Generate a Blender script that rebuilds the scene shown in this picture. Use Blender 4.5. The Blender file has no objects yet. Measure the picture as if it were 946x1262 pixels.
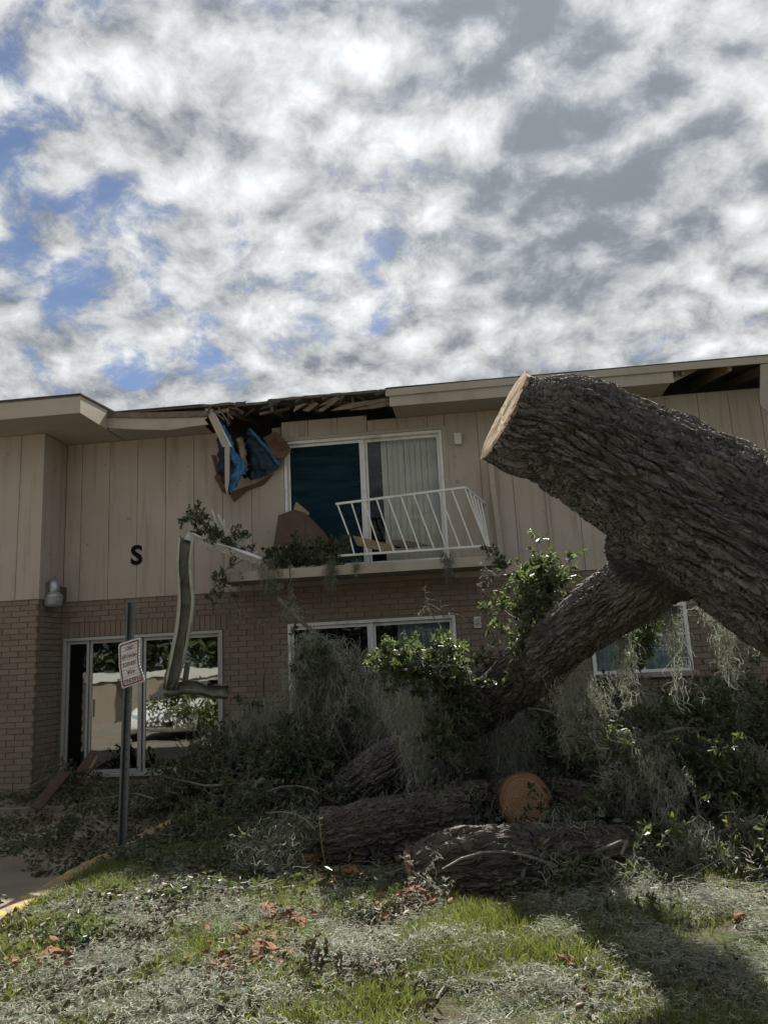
import bpy, math, random
import numpy as np
from mathutils import Vector, Matrix

scene = bpy.context.scene
COL = scene.collection
rnd = random.Random(7)

# ------------------------------------------------------------------ camera
CAM = np.array([0.0, -11.0, 1.5])
YAW, PITCH, ROLL = math.radians(-5.98), math.radians(11.15), math.radians(-2.88)
FPX, PW, PH = 948.0, 946.0, 1262.0
_f = np.array([math.sin(YAW) * math.cos(PITCH), math.cos(YAW) * math.cos(PITCH), math.sin(PITCH)])
_r = np.array([math.cos(YAW), -math.sin(YAW), 0.0])
_u = np.cross(_r, _f)
_R = _r * math.cos(ROLL) + _u * math.sin(ROLL)
_U = -_r * math.sin(ROLL) + _u * math.cos(ROLL)
cam_data = bpy.data.cameras.new("camera")
cam_data.sensor_fit = 'VERTICAL'
cam_data.sensor_height = 24.0
cam_data.lens = FPX / PH * 24.0
cam_data.clip_start = 0.05
cam_data.clip_end = 3000.0
cam = bpy.data.objects.new("camera", cam_data)
cam.matrix_world = Matrix(((_R[0], _U[0], -_f[0], CAM[0]), (_R[1], _U[1], -_f[1], CAM[1]),
                           (_R[2], _U[2], -_f[2], CAM[2]), (0, 0, 0, 1)))
COL.objects.link(cam)
scene.camera = cam


def at(px, py, Y):
    """point of the place seen at photo pixel (px, py), on the upright plane y = Y"""
    d = _R * (px - PW / 2) / FPX - _U * (py - PH / 2) / FPX + _f
    return CAM + d * (Y - CAM[1]) / d[1]


def atz(px, py, Z=0.0):
    d = _R * (px - PW / 2) / FPX - _U * (py - PH / 2) / FPX + _f
    return CAM + d * (Z - CAM[2]) / d[2]


# ------------------------------------------------------------------ sky, sun, exposure
SUN_EL, SUN_AZ = math.radians(48.4), math.radians(9.0)
SUN_DIR = Vector((math.sin(SUN_AZ) * math.cos(SUN_EL), math.cos(SUN_AZ) * math.cos(SUN_EL), math.sin(SUN_EL)))
SKY_STRENGTH = 0.05
SKY_OFFSET = (-33.0, 22.0, 8.0)
CLOUD = 4.7
world = bpy.data.worlds.new("World")
scene.world = world
world.use_nodes = True
wt = world.node_tree
wt.nodes.clear()


class NT:
    """small helper to write node trees"""
    def __init__(self, tree):
        self.t = tree

    def n(self, kind, **kw):
        nd = self.t.nodes.new(kind)
        for k, v in kw.items():
            if k in nd.inputs and not hasattr(nd, k):
                self.set(nd.inputs[k], v)
            elif hasattr(nd, k):
                setattr(nd, k, v)
            else:
                self.set(nd.inputs[k], v)
        return nd

    def set(self, sock, v):
        if isinstance(v, bpy.types.NodeSocket):
            self.t.links.new(v, sock)
        else:
            sock.default_value = v

    def math(self, op, a, b=None, c=None, clamp=False):
        nd = self.t.nodes.new('ShaderNodeMath')
        nd.operation = op
        nd.use_clamp = clamp
        self.set(nd.inputs[0], a)
        if b is not None:
            self.set(nd.inputs[1], b)
        if c is not None:
            self.set(nd.inputs[2], c)
        return nd.outputs[0]

    def vmath(self, op, a, b=None, out=0):
        nd = self.t.nodes.new('ShaderNodeVectorMath')
        nd.operation = op
        self.set(nd.inputs[0], a)
        if b is not None:
            self.set(nd.inputs[1], b)
        return nd.outputs[out]

    def noise(self, vec, scale, detail=4, rough=0.5, dist=0.0, lac=2.0, color=False):
        nd = self.t.nodes.new('ShaderNodeTexNoise')
        self.set(nd.inputs['Vector'], vec)
        for k, v in (('Scale', scale), ('Detail', detail), ('Roughness', rough), ('Lacunarity', lac), ('Distortion', dist)):
            self.set(nd.inputs[k], v)
        return nd.outputs['Color' if color else 'Fac']

    def smooth(self, v, a, b, lo=0.0, hi=1.0):
        nd = self.t.nodes.new('ShaderNodeMapRange')
        nd.interpolation_type = 'SMOOTHSTEP'
        self.set(nd.inputs[0], v)
        for i, x in enumerate((a, b, lo, hi)):
            self.set(nd.inputs[1 + i], x)
        return nd.outputs[0]

    def mix(self, fac, a, b, blend='MIX'):
        nd = self.t.nodes.new('ShaderNodeMix')
        nd.data_type = 'RGBA'
        nd.blend_type = blend
        self.set(nd.inputs[0], fac)
        self.set(nd.inputs[6], a)
        self.set(nd.inputs[7], b)
        return nd.outputs[2]

    def ramp(self, fac, stops):
        nd = self.t.nodes.new('ShaderNodeValToRGB')
        el = nd.color_ramp.elements
        while len(el) < len(stops):
            el.new(0.5)
        for e, (p, c) in zip(el, stops):
            e.position = p
            e.color = (*c, 1.0) if len(c) == 3 else c
        self.set(nd.inputs[0], fac)
        return nd.outputs[0]


def rgb(r, g, b):
    return (r, g, b, 1.0)


w = NT(wt)
sky = w.n('ShaderNodeTexSky', sky_type='NISHITA', sun_disc=False, sun_elevation=SUN_EL, sun_rotation=SUN_AZ,
          air_density=0.7, dust_density=0.3, ozone_density=2.5)
tc = w.n('ShaderNodeTexCoord').outputs['Generated']
sep = w.n('ShaderNodeSeparateXYZ', Vector=tc)
dz = w.math('ADD', w.math('MAXIMUM', sep.outputs[2], 0.0), 0.42)
cp = w.n('ShaderNodeCombineXYZ', X=w.math('DIVIDE', sep.outputs[0], dz), Y=w.math('DIVIDE', sep.outputs[1], dz), Z=3.7).outputs[0]
cp = w.vmath('ADD', cp, SKY_OFFSET)
warp = w.vmath('SCALE', w.vmath('SUBTRACT', w.noise(cp, 6.0, 4, 0.5, color=True), (0.5, 0.5, 0.5)))
warp.node.inputs['Scale'].default_value = 0.085
cpw = w.vmath('ADD', cp, warp)
big = w.noise(cp, 1.9, 3, 0.5)


def puffs(v, a_):
    b_ = w.noise(v, 15.0, 9, 0.66)
    vo_ = w.n('ShaderNodeTexVoronoi', feature='SMOOTH_F1', voronoi_dimensions='2D', Scale=12.0, Smoothness=0.5, Randomness=1.0, Vector=v).outputs['Distance']
    cell = w.math('SUBTRACT', 1.0, vo_)
    s_ = w.math('ADD', w.math('MULTIPLY', a_, 0.52), w.math('MULTIPLY', b_, 0.36))
    return w.math('ADD', s_, w.math('MULTIPLY', w.math('SUBTRACT', cell, 0.55), 0.20)), b_


base_ = w.noise(cpw, 5.2, 10, 0.62)
pf, fin = puffs(cpw, base_)
cps = w.vmath('ADD', cpw, (SUN_DIR[0] * 0.045, SUN_DIR[1] * 0.045, 0.03))
pf2, _ = puffs(cps, w.noise(cps, 5.2, 10, 0.62))
dens = w.math('ADD', w.math('MULTIPLY', big, 0.78), w.math('ADD', pf, 0.055))
cover = w.smooth(dens, 0.70, 0.825, 0.10, 1.0)
thick = w.smooth(w.math('ADD', w.math('MULTIPLY', big, 1.1), w.math('ADD', w.math('MULTIPLY', base_, 0.6), w.math('MULTIPLY', fin, 0.22))), 0.94, 1.24)
# backlit cloud: thin parts glow white, thick cores go grey, edges towards the sun catch the light
toward = w.math('MAXIMUM', w.vmath('DOT_PRODUCT', tc, tuple(SUN_DIR), out=1), 0.0)
glow = w.math('ADD', w.math('MULTIPLY', w.math('POWER', toward, 8.0), CLOUD * 0.50), CLOUD)
shade = w.math('SUBTRACT', 1.0, w.math('MULTIPLY', thick, 0.62))
edge_ = w.math("MULTIPLY", w.math("SUBTRACT", pf, pf2), 4.2)
shade = w.math('ADD', shade, edge_)
shade = w.math('SMOOTH_MAX', shade, 0.42, 0.25)
cval = w.math('MULTIPLY', glow, shade)
ccol = w.vmath('SCALE', w.mix(w.smooth(shade, 0.3, 1.0), rgb(0.86, 0.96, 1.08), rgb(0.97, 1.0, 1.02)))
w.set(ccol.node.inputs['Scale'], cval)
skycol = w.mix(cover, sky.outputs[0], ccol)
bg = w.n('ShaderNodeBackground', Color=skycol, Strength=SKY_STRENGTH)
wo = w.n('ShaderNodeOutputWorld')
wt.links.new(bg.outputs[0], wo.inputs['Surface'])

sun_data = bpy.data.lights.new("sun", 'SUN')
sun_data.energy = 5.0
sun_data.angle = math.radians(0.6)
sun_data.color = (1.0, 0.95, 0.87)
sun = bpy.data.objects.new("sun", sun_data)
sun.rotation_euler = SUN_DIR.to_track_quat('Z', 'Y').to_euler()
sun.location = SUN_DIR * 40
COL.objects.link(sun)

vs = scene.view_settings
vs.view_transform = 'Standard'
vs.look = 'None'
vs.exposure = 1.2
vs.gamma = 1.0
vs.use_curve_mapping = False
scene.cycles.max_bounces = 6
scene.cycles.transparent_max_bounces = 12

# ------------------------------------------------------------------ mesh helpers
class MB:
    """collects polygons; build() links them as one mesh object"""
    def __init__(self):
        self.v = []
        self.f = []

    def poly(self, pts):
        i = len(self.v)
        self.v += [tuple(p) for p in pts]
        self.f.append(tuple(range(i, i + len(pts))))

    def box(self, x0, x1, y0, y1, z0, z1):
        i = len(self.v)
        self.v += [(x0, y0, z0), (x1, y0, z0), (x1, y1, z0), (x0, y1, z0), (x0, y0, z1), (x1, y0, z1), (x1, y1, z1), (x0, y1, z1)]
        self.f += [tuple(i + k for k in q) for q in ((3, 2, 1, 0), (4, 5, 6, 7), (0, 1, 5, 4), (1, 2, 6, 5), (2, 3, 7, 6), (3, 0, 4, 7))]
        return self

    def prism(self, pts, d):
        """polygon pts (3-D, any plane) pushed along vector d"""
        n = len(pts)
        i = len(self.v)
        pts = [np.array(p, float) for p in pts]
        self.v += [tuple(p) for p in pts] + [tuple(p + np.array(d)) for p in pts]
        self.f.append(tuple(i + k for k in range(n)))
        self.f.append(tuple(i + n + k for k in reversed(range(n))))
        for k in range(n):
            k2 = (k + 1) % n
            self.f.append((i + k2, i + k, i + n + k, i + n + k2))
        return self

    def bar(self, a, b, w, h, up=(0, 0, 1)):
        """square bar from a to b"""
        a = np.array(a, float); b = np.array(b, float)
        t = (b - a) / np.linalg.norm(b - a)
        s = np.cross(t, np.array(up, float))
        if np.linalg.norm(s) < 1e-6:
            s = np.cross(t, (0, 1, 0))
        s /= np.linalg.norm(s)
        u = np.cross(s, t)
        q = [a + s * w / 2 * i + u * h / 2 * j for i, j in ((-1, -1), (1, -1), (1, 1), (-1, 1))]
        self.prism(q, b - a)
        return self

    def tube(self, pts, rad, n=8, caps=True):
        V, F = tube_arrays(pts, rad, n)
        i = len(self.v)
        self.v += [tuple(p) for p in V]
        self.f += [tuple(i + k for k in q) for q in F.tolist()]
        if caps:
            m = len(pts)
            self.f.append(tuple(i + k for k in reversed(range(n))))
            self.f.append(tuple(i + (m - 1) * n + k for k in range(n)))
        return self

    def lathe(self, prof, n=16, origin=(0, 0, 0)):
        """prof: list of (r, z)"""
        o = np.array(origin)
        i = len(self.v)
        for r, z in prof:
            for k in range(n):
                a = 2 * math.pi * k / n
                self.v.append((o[0] + r * math.cos(a), o[1] + r * math.sin(a), o[2] + z))
        for j in range(len(prof) - 1):
            for k in range(n):
                k2 = (k + 1) % n
                self.f.append((i + j * n + k, i + j * n + k2, i + (j + 1) * n + k2, i + (j + 1) * n + k))
        return self

    def build(self, name, m, parent=None, smooth=False, bevel=0.0):
        me = bpy.data.meshes.new(name)
        me.from_pydata(self.v, [], self.f)
        me.update()
        return link(name, me, m, parent, smooth, bevel)


def link(name, me, m, parent=None, smooth=False, bevel=0.0):
    if m is not None and not me.materials:
        me.materials.append(M[m] if isinstance(m, str) else m)
    if smooth:
        me.polygons.foreach_set('use_smooth', np.ones(len(me.polygons), bool))
    o = bpy.data.objects.new(name, me)
    COL.objects.link(o)
    if parent is not None:
        o.parent = parent
        o.matrix_parent_inverse = root_matrix(parent).inverted()
    if bevel:
        b = o.modifiers.new('bevel', 'BEVEL')
        b.width = bevel
        b.segments = 2
        b.limit_method = 'ANGLE'
    return o


def root_matrix(o):
    m = o.matrix_basis.copy()
    if o.parent is not None:
        m = root_matrix(o.parent) @ o.matrix_parent_inverse @ m
    return m


def np_mesh(name, V, F, m, parent=None, smooth=False):
    """V (n,3), F (k, corners) as numpy arrays"""
    V = np.ascontiguousarray(V, np.float32)
    F = np.ascontiguousarray(F, np.int32)
    me = bpy.data.meshes.new(name)
    me.vertices.add(len(V))
    me.vertices.foreach_set('co', V.ravel())
    k = F.shape[1]
    me.loops.add(F.size)
    me.loops.foreach_set('vertex_index', F.ravel())
    me.polygons.add(len(F))
    me.polygons.foreach_set('loop_start', np.arange(0, F.size, k, dtype=np.int32))
    me.update(calc_edges=True)
    me.validate()
    return link(name, me, m, parent, smooth)


def frames(pts):
    pts = np.asarray(pts, float)
    t = np.gradient(pts, axis=0)
    t /= np.linalg.norm(t, axis=1, keepdims=True) + 1e-12
    up = np.array([0, 0, 1.0]) if abs(t[0][2]) < 0.9 else np.array([0, 1.0, 0])
    s = np.cross(t[0], up)
    s /= np.linalg.norm(s)
    S = []
    for k in range(len(pts)):
        s = s - t[k] * (s @ t[k])
        s /= np.linalg.norm(s)
        S.append(s)
    S = np.array(S)
    return t, S, np.cross(t, S)


def tube_arrays(pts, rad, n=6):
    pts = np.asarray(pts, float)
    rad = np.broadcast_to(np.asarray(rad, float), (len(pts),))
    t, S, U = frames(pts)
    a = np.arange(n) * 2 * math.pi / n
    V = pts[:, None, :] + rad[:, None, None] * (np.cos(a)[None, :, None] * S[:, None, :] + np.sin(a)[None, :, None] * U[:, None, :])
    V = V.reshape(-1, 3)
    j, k = np.meshgrid(np.arange(len(pts) - 1), np.arange(n), indexing='ij')
    k2 = (k + 1) % n
    F = np.stack([j * n + k, j * n + k2, (j + 1) * n + k2, (j + 1) * n + k], -1).reshape(-1, 4)
    return V, F


def catmull(pts, n):
    """smooth resample of a polyline"""
    P = np.asarray(pts, float)
    P = np.vstack([2 * P[0] - P[1], P, 2 * P[-1] - P[-2]])
    out = []
    m = len(P) - 3
    for tt in np.linspace(0, m - 1e-9, n):
        i = int(tt)
        x = tt - i
        a, b, c, d = P[i:i + 4]
        out.append(0.5 * (2 * b + (c - a) * x + (2 * a - 5 * b + 4 * c - d) * x * x + (3 * b - a - 3 * c + d) * x ** 3))
    return np.array(out)


def thing(name, label, cat, loc=(0, 0, 0), group=None):
    o = bpy.data.objects.new(name, None)
    o.empty_display_size = 0.2
    o.location = tuple(float(c) for c in loc)
    COL.objects.link(o)
    return tag(o, label, cat, group)


def tag(o, label=None, cat=None, group=None, kind=None):
    for k, v in (('label', label), ('category', cat), ('group', group), ('kind', kind)):
        if v:
            o[k] = v
    return o


def hash3(ix, iy, iz, seed):
    h = (ix.astype(np.int64) * 374761393 + iy.astype(np.int64) * 668265263 + iz.astype(np.int64) * 2147483647 + seed * 974634777) & 0xFFFFFFFF
    h = ((h ^ (h >> 13)) * 1274126177) & 0xFFFFFFFF
    h = ((h ^ (h >> 16)) * 2246822519) & 0xFFFFFFFF
    return (h ^ (h >> 15)) & 0xFFFFFFFF


def vnoise(p, seed=0):
    p = np.asarray(p, float)
    i = np.floor(p).astype(np.int64)
    f = p - i
    f = f * f * (3 - 2 * f)
    r = 0
    for dx in (0, 1):
        for dy in (0, 1):
            for dz_ in (0, 1):
                h = hash3(i[:, 0] + dx, i[:, 1] + dy, i[:, 2] + dz_, seed) / 4294967295.0
                r = r + h * (f[:, 0] if dx else 1 - f[:, 0]) * (f[:, 1] if dy else 1 - f[:, 1]) * (f[:, 2] if dz_ else 1 - f[:, 2])
    return r


def fbm(p, oct=4, seed=0, gain=0.5):
    a, s, tot = 1.0, 0.0, 0.0
    for k in range(oct):
        s = s + a * vnoise(p * (2.0 ** k) + 17.3 * k, seed + k)
        tot += a
        a *= gain
    return s / tot


def voronoi(p, seed=0):
    """F1 and F2 of a jittered grid"""
    i = np.floor(p).astype(np.int64)
    f1 = np.full(len(p), 9.0)
    f2 = np.full(len(p), 9.0)
    for dx in (-1, 0, 1):
        for dy in (-1, 0, 1):
            for dz_ in (-1, 0, 1):
                c = i + np.array([dx, dy, dz_])
                q = np.stack([hash3(c[:, 0], c[:, 1], c[:, 2], seed + 31 * k) / 4294967295.0 for k in range(3)], -1)
                d = np.linalg.norm(c + q - p, axis=1)
                m = d < f1
                f2 = np.where(m, f1, np.minimum(f2, d))
                f1 = np.where(m, d, f1)
    return f1, f2


# ------------------------------------------------------------------ materials
M = {}


def material(name):
    m = bpy.data.materials.new(name)
    m.use_nodes = True
    t = m.node_tree
    t.nodes.clear()
    h = NT(t)
    out = h.n('ShaderNodeOutputMaterial')
    M[name] = m
    return h, out


def principled(h, out, color, rough=0.7, metal=0.0, bump=None, bump_d=0.01, spec=0.5, **kw):
    b = h.n('ShaderNodeBsdfPrincipled')
    h.set(b.inputs['Base Color'], color)
    h.set(b.inputs['Roughness'], rough)
    h.set(b.inputs['Metallic'], metal)
    h.set(b.inputs['Specular IOR Level'], spec)
    for k, v in kw.items():
        h.set(b.inputs[k], v)
    if bump is not None:
        bn = h.n('ShaderNodeBump', Distance=bump_d, Height=bump)
        bn.inputs['Strength'].default_value = 1.0
        h.t.links.new(bn.outputs[0], b.inputs['Normal'])
    h.t.links.new(b.outputs[0], out.inputs['Surface'])
    return b


def coords(h, kind='Object'):
    return h.n('ShaderNodeTexCoord').outputs[kind]


def world_pos(h):
    return h.n('ShaderNodeNewGeometry').outputs['Position']


def island(h):
    return h.n('ShaderNodeNewGeometry').outputs['Random Per Island']


def obj_random(h):
    return h.n('ShaderNodeObjectInfo').outputs['Random']


def simple(name, col, rough=0.7, metal=0.0, var=0.12, scale=6.0, bump=0.0, spec=0.5, dirt=None, dirt_amt=0.0):
    h, out = material(name)
    p = world_pos(h)
    n = h.noise(p, scale, 6, 0.6)
    c0 = tuple(max(0, c * (1 - var)) for c in col)
    c1 = tuple(c * (1 + var) for c in col)
    c = h.ramp(n, [(0.3, c0), (0.7, c1)])
    if dirt:
        dn = h.smooth(h.noise(p, scale * 0.6, 8, 0.65), 0.5, 0.72, 0, dirt_amt)
        c = h.mix(dn, c, rgb(*dirt))
    principled(h, out, c, rough, metal, h.noise(p, scale * 14, 4, 0.6) if bump else None, bump, spec)
    return M[name]


# painted siding: tan paint, faint vertical weather streaks
h, out = material('siding')
p = world_pos(h)
st = h.n('ShaderNodeMapping', Vector=p)
st.inputs['Scale'].default_value = (7.0, 7.0, 0.55)
n1 = h.noise(st.outputs[0], 1.3, 6, 0.62)
n2 = h.noise(p, 0.8, 5, 0.6)
c = h.ramp(n2, [(0.3, (0.41, 0.352, 0.302)), (0.7, (0.49, 0.427, 0.372))])
c = h.mix(h.smooth(n1, 0.48, 0.72, 0, 0.6), c, rgb(0.28, 0.235, 0.185))
c = h.mix(h.math('MULTIPLY', obj_random(h), 0.16), c, rgb(0.31, 0.27, 0.225))
spots = h.smooth(h.noise(p, 9.0, 3, 0.5), 0.70, 0.74, 0, 0.55)
c = h.mix(spots, c, rgb(0.20, 0.155, 0.11))
grain = h.n('ShaderNodeMapping', Vector=p)
grain.inputs['Scale'].default_value = (60.0, 60.0, 2.5)
principled(h, out, c, 0.78, 0, h.noise(grain.outputs[0], 1.0, 4, 0.6), 0.0025, 0.3)

h, out = material('groove')
principled(h, out, rgb(0.27, 0.23, 0.195), 0.9)

h, out = material('brick')
p = world_pos(h)
rv = h.math('FRACT', h.math('ADD', island(h), h.math('MULTIPLY', obj_random(h), 7.3)))
c = h.ramp(rv, [(0.0, (0.208, 0.166, 0.130)), (0.35, (0.23, 0.185, 0.146)), (0.7, (0.25, 0.203, 0.162)), (1.0, (0.22, 0.171, 0.132))])
c = h.mix(h.smooth(h.noise(p, 1.1, 6, 0.62), 0.5, 0.75, 0, 0.35), c, rgb(0.17, 0.135, 0.105))
c = h.mix(h.smooth(h.noise(p, 45, 4, 0.6), 0.55, 0.8, 0, 0.35), c, rgb(0.16, 0.105, 0.075))
principled(h, out, c, 0.88, 0, h.noise(p, 90, 5, 0.65), 0.004, 0.25)

h, out = material('mortar')
p = world_pos(h)
principled(h, out, h.ramp(h.noise(p, 7, 6, 0.6), [(0.3, (0.172, 0.138, 0.109)), (0.7, (0.215, 0.174, 0.139))]), 0.95, 0, h.noise(p, 120, 4, 0.6), 0.004, 0.2)

simple('trim', (0.42, 0.37, 0.305), 0.6, var=0.06, scale=2.2, bump=0.0015, dirt=(0.25, 0.21, 0.16), dirt_amt=0.55)
simple('soffit', (0.36, 0.32, 0.275), 0.8, var=0.08, scale=2.0, bump=0.002)
simple('roof_edge', (0.075, 0.072, 0.07), 0.9, var=0.25, scale=30, bump=0.006)
simple('raw_wood', (0.30, 0.22, 0.145), 0.85, var=0.3, scale=9, bump=0.004)
simple('old_wood', (0.17, 0.135, 0.105), 0.9, var=0.35, scale=9, bump=0.006)
simple('plywood', (0.12, 0.068, 0.042), 0.85, var=0.35, scale=8, bump=0.005)
simple('brown_board', (0.080, 0.045, 0.031), 0.75, var=0.25, scale=7, bump=0.003, dirt=(0.10, 0.07, 0.05), dirt_amt=0.6)
simple('alu', (0.40, 0.40, 0.385), 0.42, 0.2, var=0.06, scale=4, dirt=(0.3, 0.28, 0.24), dirt_amt=0.4)
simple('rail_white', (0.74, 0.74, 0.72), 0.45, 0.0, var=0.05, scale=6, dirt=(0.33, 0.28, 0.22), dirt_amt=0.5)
simple('gutter', (0.17, 0.175, 0.14), 0.55, 0.1, var=0.3, scale=6, dirt=(0.06, 0.065, 0.045), dirt_amt=0.8)  # dirty metal, darkened further to paint in the shade inside the channel
simple('gutter_pale', (0.40, 0.40, 0.335), 0.5, 0.05, var=0.15, scale=6, dirt=(0.13, 0.135, 0.10), dirt_amt=0.7)  # paler copy for the lips, sets off the painted-dark inside
simple('galvanized', (0.42, 0.44, 0.46), 0.4, 0.75, var=0.15, scale=12)
simple('lens', (0.30, 0.31, 0.33), 0.25, 0.0, var=0.06, scale=10)
simple('black_letter', (0.008, 0.011, 0.011), 0.9, var=0.2, spec=0.1)
simple('plastic_white', (0.62, 0.61, 0.57), 0.5, var=0.05)
simple('interior_wall', (0.10, 0.095, 0.09), 0.9, var=0.1)
simple('interior_floor', (0.10, 0.075, 0.055), 0.8, var=0.15)
simple('blind', (0.66, 0.62, 0.53), 0.6, var=0.08, scale=3)
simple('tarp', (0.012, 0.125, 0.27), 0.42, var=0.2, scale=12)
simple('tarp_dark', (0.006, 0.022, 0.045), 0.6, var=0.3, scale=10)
simple('insulation', (0.55, 0.44, 0.33), 0.95, var=0.25, scale=30, bump=0.01)
simple('post', (0.10, 0.125, 0.13), 0.45, 0.55, var=0.15, scale=20, dirt=(0.16, 0.12, 0.08), dirt_amt=0.4)
simple('sign_white', (0.66, 0.62, 0.62), 0.35, var=0.06, scale=5, dirt=(0.42, 0.36, 0.34), dirt_amt=0.5)
simple('sign_red', (0.115, 0.012, 0.022), 0.4, var=0.1)
simple('concrete', (0.32, 0.29, 0.25), 0.9, var=0.15, scale=5, bump=0.004, dirt=(0.16, 0.13, 0.10), dirt_amt=0.6)

# worn yellow paint over concrete
h, out = material('kerb_paint')
p = world_pos(h)
k = h.smooth(h.noise(p, 9.0, 9, 0.72), 0.46, 0.56)
c = h.mix(k, rgb(0.20, 0.17, 0.135), rgb(0.42, 0.285, 0.05))
principled(h, out, c, 0.85, 0, h.noise(p, 60, 5, 0.6), 0.005, 0.3)

# old parking surface: grey-brown, gritty, with damp patches of soil
h, out = material('parking')
p = world_pos(h)
c = h.ramp(h.noise(p, 1.1, 8, 0.62), [(0.3, (0.165, 0.136, 0.108)), (0.55, (0.235, 0.197, 0.160)), (0.75, (0.30, 0.258, 0.215))])
c = h.mix(h.smooth(h.noise(p, 60, 3, 0.6), 0.52, 0.7, 0, 0.45), c, rgb(0.09, 0.075, 0.06))
principled(h, out, c, 0.92, 0, h.noise(p, 75, 5, 0.65), 0.008, 0.25)

# soil under the lawn
h, out = material('soil')
p = world_pos(h)
g = h.smooth(h.noise(p, 1.3, 6, 0.6), 0.42, 0.62)
c1 = h.ramp(h.noise(p, 14, 6, 0.7), [(0.3, (0.045, 0.036, 0.024)), (0.7, (0.14, 0.115, 0.078))])
c2 = h.ramp(h.noise(p, 20, 6, 0.7), [(0.3, (0.03, 0.042, 0.012)), (0.7, (0.085, 0.115, 0.035))])
principled(h, out, h.mix(g, c1, c2), 0.95, 0, h.noise(p, 30, 7, 0.7), 0.03, 0.15)


def glass(name, tint, refl, rough=0.015):
    h, out = material(name)
    lw = h.n('ShaderNodeLayerWeight', Blend=0.35)
    wob = h.noise(world_pos(h), 2.2, 2, 0.5)
    bn = h.n('ShaderNodeBump', Distance=0.0012, Height=wob)
    fac = h.math('ADD', h.math('MULTIPLY', lw.outputs['Fresnel'], 0.45), refl, clamp=True)
    tr = h.n('ShaderNodeBsdfTransparent', Color=rgb(*tint))
    gl = h.n('ShaderNodeBsdfGlossy', Color=rgb(0.93, 0.96, 0.95), Roughness=rough)
    h.t.links.new(bn.outputs[0], gl.inputs['Normal'])
    mx = h.n('ShaderNodeMixShader')
    h.set(mx.inputs[0], fac)
    h.t.links.new(tr.outputs[0], mx.inputs[1])
    h.t.links.new(gl.outputs[0], mx.inputs[2])
    h.t.links.new(mx.outputs[0], out.inputs['Surface'])


glass('glass_mirror', (0.35, 0.42, 0.42), 0.20)
glass('glass_clear', (0.93, 0.95, 0.95), 0.0)
glass('glass_blue', (0.72, 0.80, 0.86), 0.02)

# insect screen: a fine dark weave you half look through
h, out = material('screen')
tr = h.n('ShaderNodeBsdfTransparent', Color=rgb(0.5, 0.56, 0.6))
p = world_pos(h)
st = h.n('ShaderNodeMapping', Vector=p)
st.inputs['Scale'].default_value = (1.5, 1.5, 9.0)
df = h.n('ShaderNodeBsdfDiffuse', Color=h.ramp(h.noise(st.outputs[0], 1.2, 5, 0.6, 0.6), [(0.35, (0.010, 0.026, 0.036)), (0.7, (0.022, 0.056, 0.075))]))
mx = h.n('ShaderNodeMixShader', Fac=0.78)
h.t.links.new(tr.outputs[0], mx.inputs[1])
h.t.links.new(df.outputs[0], mx.inputs[2])
h.t.links.new(mx.outputs[0], out.inputs['Surface'])


def leafy(name, cols, transl, rough=0.5, spec=0.4, tcol=None):
    """thin leaf or strand: diffuse + light coming through + a little gloss"""
    h, out = material(name)
    r = island(h)
    n = len(cols)
    c = h.ramp(r, [(i / max(1, n - 1), col) for i, col in enumerate(cols)])
    b = h.n('ShaderNodeBsdfPrincipled')
    h.set(b.inputs['Base Color'], c)
    h.set(b.inputs['Roughness'], rough)
    h.set(b.inputs['Specular IOR Level'], spec)
    t = h.n('ShaderNodeBsdfTranslucent')
    h.set(t.inputs['Color'], h.mix(1.0, c, rgb(*(tcol or (1, 1, 1))), 'MULTIPLY'))
    mx = h.n('ShaderNodeMixShader', Fac=transl)
    h.t.links.new(b.outputs[0], mx.inputs[1])
    h.t.links.new(t.outputs[0], mx.inputs[2])
    h.t.links.new(mx.outputs[0], out.inputs['Surface'])


leafy('leaf', [(0.042, 0.060, 0.030), (0.064, 0.087, 0.042), (0.088, 0.113, 0.056), (0.12, 0.14, 0.078)], 0.38, 0.42, 0.6, (1.55, 1.65, 0.85))
leafy('leaf_dry', [(0.085, 0.058, 0.032), (0.12, 0.085, 0.048), (0.055, 0.048, 0.026), (0.045, 0.06, 0.024)], 0.15, 0.55, 0.35)
leafy('grass', [(0.075, 0.10, 0.028), (0.12, 0.152, 0.043), (0.175, 0.20, 0.07), (0.26, 0.25, 0.14)], 0.38, 0.5, 0.3, (1.25, 1.3, 0.7))
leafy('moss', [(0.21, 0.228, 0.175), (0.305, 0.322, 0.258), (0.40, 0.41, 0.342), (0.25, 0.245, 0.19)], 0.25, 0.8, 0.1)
leafy('moss_dark', [(0.12, 0.136, 0.105), (0.178, 0.195, 0.155), (0.23, 0.243, 0.195), (0.14, 0.138, 0.106)], 0.2, 0.85, 0.1)


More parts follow.
